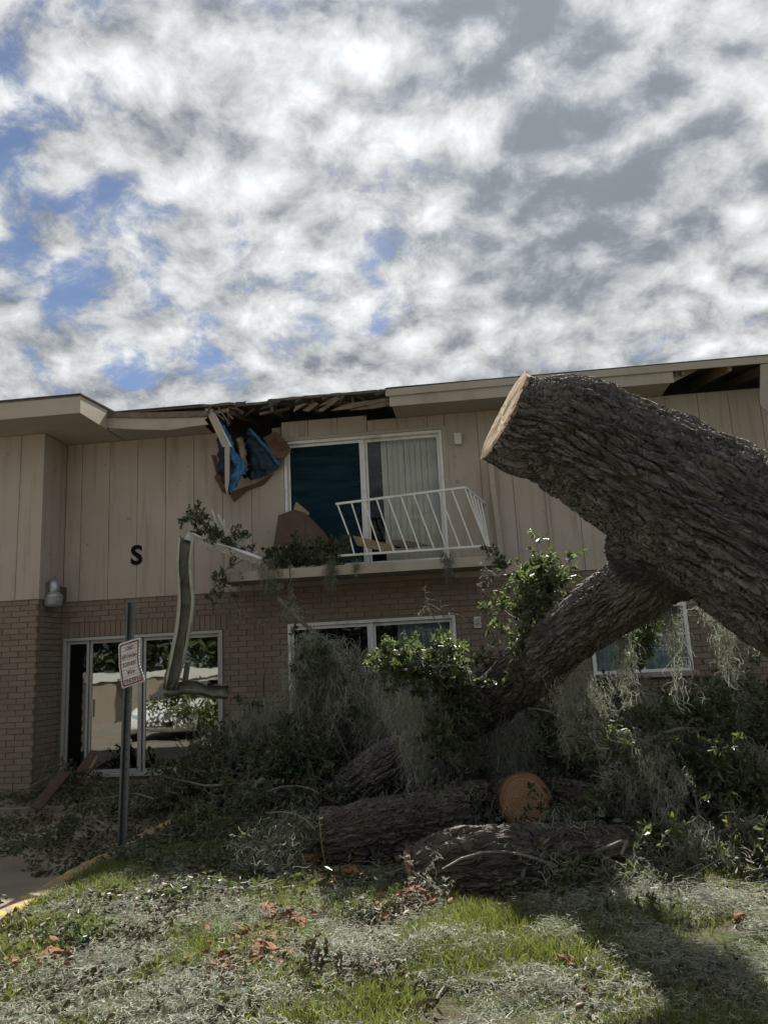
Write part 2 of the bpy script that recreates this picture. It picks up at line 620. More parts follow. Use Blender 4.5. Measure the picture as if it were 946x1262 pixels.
def bark_mat(name, c0, c1, c2, grain=True):
    h, out = material(name)
    p = world_pos(h)
    n = h.noise(p, 5.0, 8, 0.66)
    f = h.noise(p, 55, 5, 0.65)
    hgt = h.math('ADD', f, h.math('MULTIPLY', h.noise(p, 26, 4, 0.6), 1.2))
    mixv = h.math('ADD', h.math('MULTIPLY', n, 0.6), h.math('MULTIPLY', f, 0.4))
    if grain:
        g = h.n('ShaderNodeAttribute', attribute_name='grain').outputs['Vector']
        gn = h.noise(g, 1.6, 7, 0.68, 0.4)
        gw = h.vmath('ADD', g, h.vmath('MULTIPLY', h.vmath('SUBTRACT', h.noise(g, 0.8, 4, 0.55, color=True), (0.5, 0.5, 0.5)), (1.4, 1.4, 1.4)))
        vo = h.n('ShaderNodeTexVoronoi', feature='DISTANCE_TO_EDGE', Scale=1.15, Vector=gw)
        ed = h.smooth(vo.outputs['Distance'], 0.0, 0.22)
        hgt = h.math('ADD', h.math('MULTIPLY', hgt, 0.6), h.math('ADD', h.math('MULTIPLY', gn, 1.6), h.math('MULTIPLY', ed, 2.2)))
        mixv = h.math('ADD', h.math('MULTIPLY', mixv, 0.5), h.math('MULTIPLY', h.noise(g, 0.7, 6, 0.66), 0.5))
    c = h.ramp(mixv, [(0.36, c0), (0.5, c1), (0.64, c2)])
    c = h.mix(h.smooth(h.noise(p, 1.7, 6, 0.6), 0.56, 0.7, 0, 0.35), c, rgb(c1[0] * 1.2, c1[1] * 1.25, c1[2] * 1.2))
    principled(h, out, c, 0.8, 0, hgt, 0.022 if grain else 0.012, 0.35)


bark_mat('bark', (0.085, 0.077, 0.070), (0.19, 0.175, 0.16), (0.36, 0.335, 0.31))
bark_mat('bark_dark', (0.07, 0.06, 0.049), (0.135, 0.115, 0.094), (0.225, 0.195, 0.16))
bark_mat('twig', (0.10, 0.09, 0.075), (0.18, 0.165, 0.14), (0.30, 0.28, 0.25), False)


def cut_wood(name, a, b, ring=34.0, rim=0.85):
    h, out = material(name)
    o = coords(h, 'Object')
    sp = h.n('ShaderNodeSeparateXYZ', Vector=o)
    wob = h.math('MULTIPLY', h.noise(o, 5.0, 3, 0.5), 0.05)
    r = h.math('SQRT', h.math('ADD', h.math('POWER', sp.outputs[0], 2.0), h.math('POWER', sp.outputs[1], 2.0)))
    rr = h.math('ADD', r, wob)
    s = h.math('SINE', h.math('MULTIPLY', rr, ring * 6.2832))
    n = h.math('ADD', h.math('MULTIPLY', s, 0.11), h.noise(o, 16, 6, 0.65))
    c = h.ramp(n, [(0.3, a), (0.72, b)])
    c = h.mix(h.smooth(h.noise(o, 4.0, 5, 0.6), 0.52, 0.72, 0, 0.3), c, rgb(a[0] * 0.75, a[1] * 0.7, a[2] * 0.65))
    gen = h.vmath('SUBTRACT', coords(h, 'Generated'), (0.5, 0.5, 0.0))
    gs = h.n('ShaderNodeSeparateXYZ', Vector=gen)
    rn = h.math('MULTIPLY', h.math('SQRT', h.math('ADD', h.math('POWER', gs.outputs[0], 2.0), h.math('POWER', gs.outputs[1], 2.0))), 2.0)
    rn = h.math('ADD', rn, h.math('MULTIPLY', h.math('SUBTRACT', h.noise(o, 9.0, 4, 0.6), 0.5), 0.10))
    c = h.mix(h.smooth(rn, 0.72, 0.82, 0, 0.5), c, rgb(a[0] * 0.85, a[1] * 0.62, a[2] * 0.55))
    c = h.mix(h.smooth(rn, 0.90, 0.97, 0, rim), c, rgb(0.09, 0.06, 0.042))
    ang = h.math('ARCTAN2', gs.outputs[1], gs.outputs[0])
    ck = h.noise(h.n('ShaderNodeCombineXYZ', X=h.math('MULTIPLY', ang, 3.0), Y=h.math('MULTIPLY', rn, 0.8), Z=0.0).outputs[0], 2.0, 4, 0.6)
    c = h.mix(h.smooth(ck, 0.60, 0.64, 0, 0.35), c, rgb(a[0] * 0.45, a[1] * 0.4, a[2] * 0.35))
    sawn = h.n('ShaderNodeMapping', Vector=o)
    sawn.inputs['Scale'].default_value = (90, 6, 1)
    sawn.inputs['Rotation'].default_value = (0, 0, 0.6)
    principled(h, out, c, 0.85, 0, h.noise(sawn.outputs[0], 1.0, 4, 0.6), 0.003, 0.2)


cut_wood('cut_pale', (0.42, 0.31, 0.19), (0.60, 0.48, 0.33), 34.0, 0.0)
cut_wood('cut_orange', (0.27, 0.155, 0.085), (0.40, 0.26, 0.155), 40.0)
simple('chip', (0.27, 0.135, 0.072), 0.9, var=0.45, scale=22, bump=0.01, dirt=(0.16, 0.11, 0.075), dirt_amt=0.8)

# ------------------------------------------------------------------ ground
def stuff_z(x, y):
    """gentle unevenness of the lawn"""
    return 0.012 * np.sin(x * 1.7 + 0.4) * np.cos(y * 1.3) + 0.012 * np.sin(x * 3.9 + y * 2.7)


def lawn_height(x, y):
    x = np.asarray(x, float)
    y = np.asarray(y, float)
    fade = np.clip((x + 3.15) / 0.5, 0, 1) * np.clip((30 - np.abs(x)) / 10, 0, 1) * np.clip((30 - np.abs(y)) / 10, 0, 1)
    # shallow rut left by the machines
    rut = -0.05 * np.exp(-((y + 6.15 + 0.25 * (x + 0.6)) / 0.13) ** 2) * np.clip(1 - np.abs(x + 0.75) / 0.5, 0, 1)
    return fade * (stuff_z(x, y) + rut) - 0.02


gx = np.unique(np.concatenate([np.linspace(-3.17, 5, 110), np.linspace(5.5, 30, 26), [60, 150, 600]]))
gy = np.unique(np.concatenate([[-600, -150, -60], np.linspace(-30, -9, 24), np.linspace(-8.8, 0.3, 110), np.linspace(1, 30, 16), [60, 150, 600]]))
X, Y = np.meshgrid(gx, gy, indexing='ij')
V = np.stack([X, Y, lawn_height(X, Y)], -1).reshape(-1, 3)
ni, nj = X.shape
I, J = np.meshgrid(np.arange(ni - 1), np.arange(nj - 1), indexing='ij')
F = np.stack([I * nj + J, (I + 1) * nj + J, (I + 1) * nj + J + 1, I * nj + J + 1], -1).reshape(-1, 4)
# the far land on the left joins the lawn sheet behind the building and the car park
base = len(V)
extra = np.array([[-600, -600, -0.16], [-3.17, -600, -0.16], [-3.17, 600, -0.16], [-600, 600, -0.16]])
V = np.vstack([V, extra])
F = np.vstack([F, [[base, base + 1, base + 2, base + 3]]])
tag(np_mesh('ground', V, F, 'soil', smooth=True), kind='structure')

mb = MB()
gxp = np.linspace(-22, -3.36, 60)
gyp = np.linspace(-40, -1.5, 90)
for i in range(len(gxp) - 1):
    for j in range(len(gyp) - 1):
        q = [(gxp[i], gyp[j]), (gxp[i + 1], gyp[j]), (gxp[i + 1], gyp[j + 1]), (gxp[i], gyp[j + 1])]
        mb.poly([(a, b, -0.09 + 0.012 * math.sin(a * 2.1) * math.cos(b * 1.7)) for a, b in q])
tag(mb.build('parking_lot', 'parking'), kind='structure')
sw = MB().box(-22, -3.37, -1.52, 0.0, -0.15, -0.03).build('sidewalk', 'parking', bevel=0.01)
tag(sw, kind='structure')
# painted kerb along the edge of the lawn, a little chipped
mb = MB()
ys = np.linspace(-30, -1.55, 240)
prev = None
for y in ys:
    wz = 0.0 + 0.006 * math.sin(y * 5.1) + rnd.uniform(-0.004, 0.004)
    ring = [(-3.36 + rnd.uniform(-.006, .006), y, -0.13), (-3.345 + rnd.uniform(-.008, .008), y, wz - 0.02), (-3.325, y, wz), (-3.19, y, wz), (-3.16, y, wz - 0.03), (-3.15, y, -0.13)]
    if prev:
        for k in range(5):
            mb.poly([prev[k], prev[k + 1], ring[k + 1], ring[k]])
    prev = ring
tag(mb.build('kerb', 'kerb_paint'), kind='structure')

# ------------------------------------------------------------------ the apartment building
BLD = thing('apartment_building', 'two storey apartment block, brick below and tan panels above, with torn eave and balcony', 'building', (-2.0, 0.0, 0.0))
BAYX, BAYY = -6.08, -0.65
EAVE_Y, BAY_EAVE_Y, BAY_EAVE_X = -0.62, -1.42, -5.12
DOOR_L = (-6.03, -3.60, 0.11, 2.10)
DOOR_M = (-2.63, -0.22, 0.11, 2.13)
DOOR_U = (-2.62, -0.24, 2.87, 4.86)
WIN_R = (1.61, 2.93, 1.20, 2.13)
WIN_O = (5.2, 6.6, 1.20, 2.13)
HOLE = (-3.64, -2.80, 4.30, 5.30)


def minus(rects, ops):
    """rectangles (u0,u1,z0,z1) minus the openings"""
    for o in ops:
        nxt = []
        for r in rects:
            if r[1] <= o[0] or r[0] >= o[1] or r[3] <= o[2] or r[2] >= o[3]:
                nxt.append(r)
                continue
            if r[0] < o[0]:
                nxt.append((r[0], o[0], r[2], r[3]))
            if r[1] > o[1]:
                nxt.append((o[1], r[1], r[2], r[3]))
            a, b = max(r[0], o[0]), min(r[1], o[1])
            if r[3] > o[3]:
                nxt.append((a, b, o[3], r[3]))
            if r[2] < o[2]:
                nxt.append((a, b, r[2], o[2]))
        rects = nxt
    return rects


def wall_cells(u0, u1, z0, z1, ops):
    us = sorted({u0, u1, *[min(max(o[i], u0), u1) for o in ops for i in (0, 1)]})
    zs = sorted({z0, z1, *[min(max(o[i], z0), z1) for o in ops for i in (2, 3)]})
    for a, b in zip(us, us[1:]):
        for c, d in zip(zs, zs[1:]):
            if not any(o[0] < (a + b) / 2 < o[1] and o[2] < (c + d) / 2 < o[3] for o in ops):
                yield a, b, c, d


BRICK_TOP = 2.66
low_ops = [DOOR_L, DOOR_M, WIN_R, WIN_O]
mb = MB()
for a, b, c, d in wall_cells(BAYX, 9.0, -0.1, BRICK_TOP, low_ops):
    mb.box(a, b, 0.012, 0.20, c, d)
mb.box(-13.0, BAYX - 0.012, BAYY + 0.012, BAYY + 0.2, -0.1, BRICK_TOP)
mb.box(BAYX - 0.2, BAYX - 0.012, BAYY + 0.201, 0.011, -0.1, BRICK_TOP)
mb.box(BAYX - 0.2, BAYX - 0.0005, 0.0121, 0.2, -0.1, BRICK_TOP)
mb.build('mortar_wall', 'mortar', BLD)

# bricks: real blocks proud of the mortar
CO, BH, BL_, JT = 0.0806, 0.068, 0.235, 0.0125
cells = []          # (plane, u0, u1, z0, z1)
SOLD = (-6.03, -3.48, 2.115, 2.315)


def courses(plane, u0, u1, ops):
    for k in range(33):
        z = -0.005 + k * CO
        off = (BL_ + JT) / 2 if k % 2 else 0.0
        u = u0 - off
        while u < u1:
            a, b = max(u, u0), min(u + BL_, u1)
            if b - a > 0.02:
                for r in minus([(a, b, z, min(z + BH, BRICK_TOP - 0.006))], ops):
                    if r[1] - r[0] > 0.018 and r[3] - r[2] > 0.014:
                        cells.append((plane, *r))
            u += BL_ + JT


courses('front', BAYX + 0.0, 9.0, [(o[0] - .004, o[1] + .004, o[2] - .004, o[3] + .004) for o in low_ops] + [(SOLD[0], SOLD[1], SOLD[2] - 0.006, SOLD[3] + .006)])
u = SOLD[0]
while u + BH <= SOLD[1] + 0.001:
    cells.append(('front', u, u + BH, SOLD[2], SOLD[3]))
    u += BH + JT
courses('bay', -12.9, BAYX, [])
courses('side', BAYY + 0.095, -0.004, [])


def brick_geo(cell):
    pl, a, b, c, d = cell
    j = rnd.uniform(-0.003, 0.003)
    if pl == 'front':
        return (a, b, j, 0.085, c, d)
    if pl == 'bay':
        return (a, b, BAYY + j, BAYY + 0.085, c, d)
    return (BAYX - 0.085, BAYX + j, a, b, c, d)


def brick_rank(cell):
    pl, a, b, c, d = cell
    if b - a < 0.1:
        return 99
    if pl == 'bay':
        return 0 if a > -6.85 and c > 0.25 else 50
    if pl == 'side':
        return 1 if c > 0.2 else 40
    if -3.55 < a and b < -2.6:
        return 2 if c > 0.75 else 60
    return 10 + abs(a + 3) if c > 2.1 else 30


cells.sort(key=brick_rank)
unit = MB().box(0, 1, 0, 1, 0, 1)
ume = bpy.data.meshes.new('brick')
ume.from_pydata(unit.v, [], unit.f)
ume.materials.append(M['brick'])
rest = MB()
for n, cell in enumerate(cells):
    g = brick_geo(cell)
    if n < 300:
        o = bpy.data.objects.new('brick', ume)
        o.location = (g[0], g[2], g[4])
        o.scale = (g[1] - g[0], g[3] - g[2], g[5] - g[4])
        COL.objects.link(o)
        o.parent = BLD
        o.matrix_parent_inverse = root_matrix(BLD).inverted()
    else:
        rest.box(*g)
tag(rest.build('brickwork', 'brick', BLD), kind='stuff')

# wall behind the panels
mb = MB()
for a, b, c, d in wall_cells(BAYX, 9.0, BRICK_TOP + 0.002, 5.10, [DOOR_U, HOLE]):
    mb.box(a, b, 0.002, 0.16, c, d)
mb.box(-13.0, BAYX - 0.002, BAYY + 0.002, BAYY + 0.16, BRICK_TOP + 0.002, 5.10)
mb.box(BAYX - 0.16, BAYX - 0.002, BAYY + 0.161, 0.0, BRICK_TOP + 0.002, 5.10)
mb.build('wall_sheathing', 'groove', BLD)

PT, GR = 0.02, 0.0075
ZT = 5.085


def panel(pts2, plane='front'):
    """siding panel from (u, z) outline"""
    mb = MB()
    if plane == 'front':
        mb.prism([(u, -PT, z) for u, z in pts2], (0, PT, 0))
    elif plane == 'bay':
        mb.prism([(u, BAYY - PT, z) for u, z in pts2], (0, PT, 0))
    else:
        mb.prism([(BAYX + PT, u, z) for u, z in pts2], (-PT, 0, 0))
    return mb.build('siding_panel', 'siding', BLD)


Z0 = BRICK_TOP - 0.015
grid = [BAYX + PT + 0.004, -5.805, -5.357, -4.911, -4.466, -4.02, -3.573, -3.126, -2.66]
for a, b in zip(grid, grid[1:]):
    a, b = a + GR / 2, b - GR / 2
    if a > -3.6 and b < -2.6:
        if a < -3.3:      # left of the hole: torn upper end
            zz = [(b, 4.30), (b - .06, 4.36), (b - .10, 4.33), (b - .17, 4.42), (b - .2, 4.40), (b - .27, 4.52), (b - .31, 4.50), (b - .36, 4.62), (a, 4.74)]
        else:
            zz = [(b, 5.13), (b - .01, 4.64), (b - .07, 4.55), (b - .12, 4.56), (b - .18, 4.47), (b - .25, 4.44), (b - .31, 4.37), (b - .36, 4.39), (a, 4.31)]
        panel([(a, Z0), (b, Z0)] + zz)
    else:
        panel([(a, Z0), (b, Z0), (b, ZT), (a, ZT)])
for a, b in ((-3.11, -2.66),):
    pass
# above the balcony door the panels run on up to the torn roof edge
for a, b in ((-2.65, -2.24), (-2.24, -1.79), (-1.79, -1.34), (-1.34, -0.89), (-0.89, -0.44), (-0.44, -0.19)):
    top = 5.17 if b < -0.9 else ZT
    panel([(a + GR / 2, 4.92), (b - GR / 2, 4.92), (b - GR / 2, top), (a + GR / 2, top)])
g2 = [-0.19, 0.29, 0.74, 1.19, 1.64, 2.09, 2.54, 2.99, 3.44, 3.86, 4.28, 4.73, 5.18, 5.63, 6.08, 6.53, 6.98, 7.43, 7.88, 8.33, 8.9]
for a, b in zip(g2, g2[1:]):
    panel([(a + GR / 2, Z0), (b - GR / 2, Z0), (b - GR / 2, ZT), (a + GR / 2, ZT)])
xs = [BAYX + PT]
while xs[-1] > -12.6:
    xs.append(xs[-1] - 0.4475 if len(xs) > 1 else -6.42)
for b, a in zip(xs, xs[1:]):
    panel([(a + GR / 2, Z0), (b - (GR / 2 if b < BAYX else 0), Z0), (b - (GR / 2 if b < BAYX else 0), ZT), (a + GR / 2, ZT)], 'bay')
panel([(BAYY, Z0), (-0.024, Z0), (-0.024, ZT), (BAYY, ZT)], 'side')

# doors and windows
def sliding_door(o, mull, glasses, mframe='alu', fw=0.045, sill=0.05):
    x0, x1, z0, z1 = o
    mb = MB()
    mb.box(x0, x0 + fw, -0.025, 0.11, z0, z1)
    mb.box(x1 - fw, x1, -0.025, 0.11, z0, z1)
    mb.box(x0 + fw, x1 - fw, -0.024, 0.109, z1 - fw, z1)
    mb.box(x0 + fw, x1 - fw, -0.05, 0.109, z0, z0 + sill)
    mb.box(mull - 0.022, mull + 0.022, 0.0, 0.09, z0 + sill, z1 - fw)
    fr = mb.build('sliding_door', mframe, BLD, bevel=0.004)
    for a, b, m, y in glasses:
        MB().box(a, b, y, y + 0.008, z0 + sill + 0.045, z1 - fw - 0.045).build('screen' if m == 'screen' else 'pane', m, fr)
        st = MB()
        for c, d in ((a, a + 0.035), (b - 0.035, b)):
            st.box(c, d, y - 0.012, y + 0.018, z0 + sill + 0.003, z1 - fw - 0.003)
        st.box(a + 0.0352, b - 0.0352, y - 0.011, y + 0.017, z1 - fw - 0.045, z1 - fw - 0.003)
        st.box(a + 0.0352, b - 0.0352, y - 0.011, y + 0.017, z0 + sill + 0.003, z0 + sill + 0.045)
        st.build('sash', mframe, fr)
    return fr


fl = sliding_door(DOOR_L, -4.84, [(-5.64, -4.862, 'glass_mirror', 0.06), (-5.98, -5.645, 'glass_blue', 0.03), (-4.80, -3.646, 'glass_mirror', 0.03)])
MB().box(-5.60, -5.57, 0.035, 0.06, 0.95, 1.2).build('handle', 'alu', fl)
fu = sliding_door(DOOR_U, -1.42, [(-2.572, -1.444, 'screen', 0.03), (-1.396, -0.288, 'glass_clear', 0.05)], 'rail_white')
fm = sliding_door(DOOR_M, -1.42, [(-2.582, -1.444, 'glass_blue', 0.03), (-1.396, -0.268, 'glass_blue', 0.05)], 'rail_white')


def blinds(par, x0, x1, z0, z1, y, step=0.085, m='blind', ang=0.35):
    x = x0
    while x < x1:
        dx, dy = 0.044 * math.cos(ang), 0.044 * math.sin(ang)
        j = rnd.uniform(-0.006, 0.006)
        MB().prism([(x - dx, y - dy + j, z0 + rnd.uniform(0, .015)), (x + dx, y + dy + j, z0 + rnd.uniform(0, .015)), (x + dx + j, y + dy + j, z1), (x - dx + j, y - dy + j, z1)], (0, 0.002, 0)).build('blind_slat', m, par)
        x += step


blinds(fu, -1.12, -0.30, 2.97, 4.80, 0.16)
blinds(fm, -1.02, -0.28, 0.2, 2.06, 0.17)
# right-hand window: two sashes, a mid rail and curtains
for wi, (x0, x1, z0, z1) in enumerate((WIN_R, WIN_O)):
    mb = MB()
    fw = 0.05
    mb.box(x0, x0 + fw, -0.03, 0.1, z0, z1).box(x1 - fw, x1, -0.03, 0.1, z0, z1)
    mb.box(x0 + fw, x1 - fw, -0.029, 0.099, z1 - fw, z1).box(x0 + fw, x1 - fw, -0.029, 0.099, z0, z0 + fw)
    xm = (x0 + x1) / 2
    mb.box(xm - 0.03, xm + 0.03, -0.02, 0.09, z0 + fw, z1 - fw)
    fr = mb.build('window', 'rail_white', BLD, bevel=0.004)
    MB().box(x0 - 0.05, x1 + 0.05, -0.075, -0.031, z0 - 0.055, z0 + 0.012).build('sill', 'concrete', fr)
    for a, b in ((x0 + fw, xm - 0.03), (xm + 0.03, x1 - fw)):
        MB().box(a, b, 0.0, 0.05, 1.685, 1.725).build('mid_rail', 'rail_white', fr)
        MB().box(a + .001, b - .001, 0.02, 0.027, 1.7251, z1 - fw).build('pane', 'glass_blue', fr)
        MB().box(a + .001, b - .001, 0.03, 0.037, z0 + fw, 1.6849).build('pane', 'glass_blue', fr)
    mb = MB()
    cx = np.linspace(x0 + 0.02, x1 - 0.02, 90)
    cy = 0.15 + 0.03 * np.sin(cx * 45) + 0.012 * np.sin(cx * 97)
    for i in range(len(cx) - 1):
        mb.poly([(cx[i], cy[i], z0), (cx[i + 1], cy[i + 1], z0), (cx[i + 1], cy[i + 1], z1), (cx[i], cy[i], z1)])
    mb.build('curtain', 'blind', fr, smooth=True)

# trims: band between brick and panels, door head, corner boards
MB().box(-2.70, -0.17, -0.028, -0.0205, 4.865, 4.915).build('head_trim', 'trim', BLD)
MB().box(-2.70, -2.626, -0.028, -0.0205, 2.87, 4.864).build('side_trim', 'trim', BLD)
MB().box(-0.236, -0.17, -0.028, -0.0205, 2.87, 4.864).build('side_trim', 'trim', BLD)

# rooms inside: floors, back wall, cross walls
mb = MB()
mb.box(-13, 9, 0.21, 8.9, -0.1, 0.1).box(-6.0, 9, 0.17, 8.9, 2.66, 2.86).box(-13, -6.001, -0.4, 8.9, 2.66, 2.86)
mb.build('floor_slab', 'interior_floor', BLD)
mb = MB()
mb.box(-13, 9, 3.4, 3.5, 0.1, 5.1).box(-3.15, -3.05, 0.21, 3.39, 0.101, 2.659).box(0.5, 0.6, 0.21, 3.39, 0.101, 2.659)
mb.box(-3.75, -3.68, 0.165, 3.39, 2.861, 5.1).box(0.5, 0.6, 0.165, 3.39, 2.861, 5.1).box(8.8, 8.99, 0.21, 8.9, -.1, 5.1)
mb.box(-13, 9, 8.9, 9.0, -0.1, 5.1).box(-13.2, -13.001, -0.6, 9.0, -0.1, 5.1)
mb.build('inner_wall', 'interior_wall', BLD)
MB().box(-3.66, -2.7, 0.9, 0.95, 4.2, 5.25).build('hole_dark_backing', 'tarp_dark', BLD)  # added dark sheet that makes the opening behind the hole dark

# ------------------------------------------------------------------ roof
SL = 0.19


def dz_main(y):
    return 5.315 + (y - EAVE_Y) * SL


torn = [(-3.75, -0.60)]
x = -3.7
while x < -0.95:
    d = (0.10 if -3.4 < x < -2.6 else 0.05)
    torn.append((x, EAVE_Y + 0.02 + rnd.uniform(0, d) + (0.16 if -3.2 < x < -2.7 else 0)))
    x += rnd.uniform(0.05, 0.16)
torn.append((-0.95, EAVE_Y))
edge = [(BAY_EAVE_X + 0.0, EAVE_Y)] + torn + [(9.3, EAVE_Y)]
ridge = 5.2
mb = MB()
top = []
front = [(u, y, dz_main(y)) for u, y in edge]
poly = front + [(9.3, ridge, dz_main(ridge)), (BAY_EAVE_X, ridge, dz_main(ridge))]
mb.prism(poly, (0, 0, 0.022))
mb.prism([(9.3, ridge + .001, dz_main(ridge)), (-13.3, ridge + .001, dz_main(ridge)), (-13.3, 10.2, dz_main(ridge) - 1.0), (9.3, 10.2, dz_main(ridge) - 1.0)][::-1], (0, 0, 0.022))
deck = mb.build('roof_deck', 'old_wood', BLD)
mb = MB()
mb.prism([(u, y - (0.015 if not -3.7 < u < -0.96 else -0.01), z + 0.0225) for u, y, z in front] + [(9.3, ridge, dz_main(ridge) + 0.0225), (BAY_EAVE_X, ridge, dz_main(ridge) + .0225)], (0, 0, 0.018))
mb.build('roofing_felt', 'roof_edge', deck)


def dz_bay(y):
    return 5.325 + (y - BAY_EAVE_Y) * 0.075


mb = MB()
bp = [(-13.3, BAY_EAVE_Y), (BAY_EAVE_X, BAY_EAVE_Y), (BAY_EAVE_X - 0.002, ridge), (-13.3, ridge)]
mb.prism([(u, y, dz_bay(y)) for u, y in bp], (0, 0, 0.022))
bd = mb.build('bay_roof_deck', 'old_wood', BLD)
mb = MB()
mb.prism([(u + (0.012 if u > -6 else 0), y - (0.015 if y < 0 else 0), dz_bay(y) + 0.0225) for u, y in bp], (0, 0, 0.016))
mb.build('roofing_felt', 'roof_edge', bd)


def fascia(pts, d):
    return MB().prism(pts, d).build('fascia_board', 'trim', BLD)


# bay: front board, return board, soffit
fascia([(-13.3, BAY_EAVE_Y, 5.085), (BAY_EAVE_X, BAY_EAVE_Y, 5.085), (BAY_EAVE_X, BAY_EAVE_Y, 5.322), (-13.3, BAY_EAVE_Y, 5.322)], (0, 0.02, 0))
fascia([(BAY_EAVE_X, BAY_EAVE_Y + 0.0205, 5.085), (BAY_EAVE_X, EAVE_Y - 0.0, 5.085), (BAY_EAVE_X, EAVE_Y, 5.375), (BAY_EAVE_X, BAY_EAVE_Y + 0.0205, 5.322)], (-0.02, 0, 0))
MB().box(-13.2, BAY_EAVE_X - 0.021, BAY_EAVE_Y + 0.021, BAYY - PT - .001, 5.09, 5.102).build('soffit_panel', 'soffit', BLD)
MB().box(BAYX + PT + .001, BAY_EAVE_X - 0.021, BAYY - PT, -PT - .001, 5.0901, 5.1021).build('soffit_panel', 'soffit', BLD)
# main eave, left length: sagging board with torn end
fascia([at(128, 527, EAVE_Y), at(165, 529, EAVE_Y), at(207, 530, EAVE_Y), at(236, 525.5, EAVE_Y), at(257, 523, EAVE_Y), at(252, 517, EAVE_Y), at(256, 514, EAVE_Y), at(190, 515.5, EAVE_Y), at(128, 514.5, EAVE_Y)], (0, 0.02, 0))
MB().prism([at(122, 508, EAVE_Y - 0.02), at(125, 514, EAVE_Y - 0.02), at(190, 515, EAVE_Y - 0.02), at(255, 513, EAVE_Y - 0.02), at(258, 506, EAVE_Y - 0.02), at(190, 508, EAVE_Y - 0.02)], (0, 0.018, 0)).build('drip_strip', 'old_wood', BLD)
MB().box(BAY_EAVE_X + .001, -3.72, EAVE_Y + 0.021, -PT - .001, 5.09, 5.102).build('soffit_panel', 'soffit', BLD)
# main eave, right length
fascia([(-0.93, EAVE_Y, 5.075), (2.98, EAVE_Y, 5.075), (2.98, EAVE_Y, 5.246), (-0.93, EAVE_Y, 5.246)], (0, 0.02, 0))
MB().box(-0.90, 2.95, EAVE_Y + 0.021, -PT - .001, 5.09, 5.102).build('soffit_panel', 'soffit', BLD)
MB().prism([(-0.98, EAVE_Y - 0.004, 5.225), (1.0, EAVE_Y - 0.004, 5.235), (4.7, EAVE_Y - 0.004, 5.232), (9.3, EAVE_Y - 0.004, 5.235), (9.3, EAVE_Y - 0.004, 5.332), (0.2, EAVE_Y - 0.004, 5.334), (-0.98, EAVE_Y - 0.004, 5.325)], (0, -0.02, 0)).build('drip_strip', 'trim', BLD)
# bare rafters where boards are gone
for x in [-3.3, -2.7, -2.1, -1.5, 3.1, 3.72, 4.34, 4.95, 5.56, 6.2, 6.8]:
    mb = MB()
    y0 = EAVE_Y + 0.02 if x > 0 else -0.45
    mb.prism([(x, y0, dz_main(y0) - 0.14), (x, 1.2, dz_main(1.2) - 0.14), (x, 1.2, dz_main(1.2) - 0.004), (x, y0, dz_main(y0) - 0.004)], (0.04, 0, 0))
    mb.build('rafter', 'raw_wood' if x > 0 else 'old_wood', BLD)
# slipped triangular board and the piece hanging down at the right end of the gap
MB().prism([at(830, 470.5, -0.5), at(858, 456, -0.5), at(830, 457, -0.5)], (0, 0.02, 0)).build('loose_board', 'trim', BLD)
hb = [at(936, 450, -0.66), at(962, 446, -0.66), at(966, 500, -0.66), at(955, 503, -0.66), at(948, 510, -0.66), at(943, 507, -0.66), at(938, 503, -0.66), at(935, 497, -0.66)]
tag(MB().prism(hb, (0, -0.02, 0)).build('hanging_board', 'soffit'), 'ragged grey board hanging from the roof edge above the big trunk', 'board')

# letter on the wall
def text_mesh(txt, size, extrude=0.0, align='CENTER', bold=0.0):
    cu = bpy.data.curves.new('text', 'FONT')
    cu.body = txt
    cu.size = size
    cu.extrude = extrude
    cu.offset = bold
    cu.align_x = align
    cu.align_y = 'CENTER'
    cu.resolution_u = 4
    o = bpy.data.objects.new('text', cu)
    COL.objects.link(o)
    bpy.context.view_layer.update()
    me = bpy.data.meshes.new_from_object(o.evaluated_get(bpy.context.evaluated_depsgraph_get()))
    bpy.data.objects.remove(o)
    bpy.data.curves.remove(cu)
    return me


me = text_mesh('S', 0.40, 0.008, bold=0.011)
me.transform(Matrix.Translation(Vector((-4.91, -PT - 0.009, 3.27))) @ Matrix.Rotation(math.pi / 2, 4, 'X'))
link('wall_letter', me, 'black_letter', BLD)

# downspout, conduit
dp = [at(604, 566, -0.09), at(607, 600, -0.09), at(614, 655, -0.09), at(618, 700, -0.09)]
mb = MB()
for a, b in zip(dp, dp[1:]):
    mb.bar(a, np.array(b) + (np.array(b) - np.array(a)) * 0.002, 0.075, 0.10, up=(0, 1, 0))
mb.build('downspout', 'trim', BLD, bevel=0.008)
MB().tube([(1.20, -0.045, 2.55), (1.20, -0.045, 4.4), (1.195, -0.045, 5.08)], 0.022, 8).build('conduit', 'siding', BLD)

# balcony
BX0, BX1, BYF, BZ0, BZ1 = -3.39, 0.335, -0.68, 2.715, 2.845
slab = MB().box(BX0 + .02, BX1 - .02, BYF + 0.025, -0.021, BZ0 + 0.012, BZ1).build('balcony_slab', 'concrete', BLD)
MB().box(BX0, BX1, BYF, BYF + 0.0245, BZ0, BZ1 + 0.004).build('edge_board', 'trim', slab, bevel=0.004)
MB().box(BX1 - .0195, BX1, BYF + .025, -0.021, BZ0, BZ1 + 0.004).build('edge_board', 'trim', slab)
MB().box(BX0, BX0 + .0195, BYF + .025, -0.021, BZ0, BZ1 + 0.004).build('edge_board', 'trim', slab)


def z3(x, y):
    return 340 + x / 3.153, 510 + y / 3.153


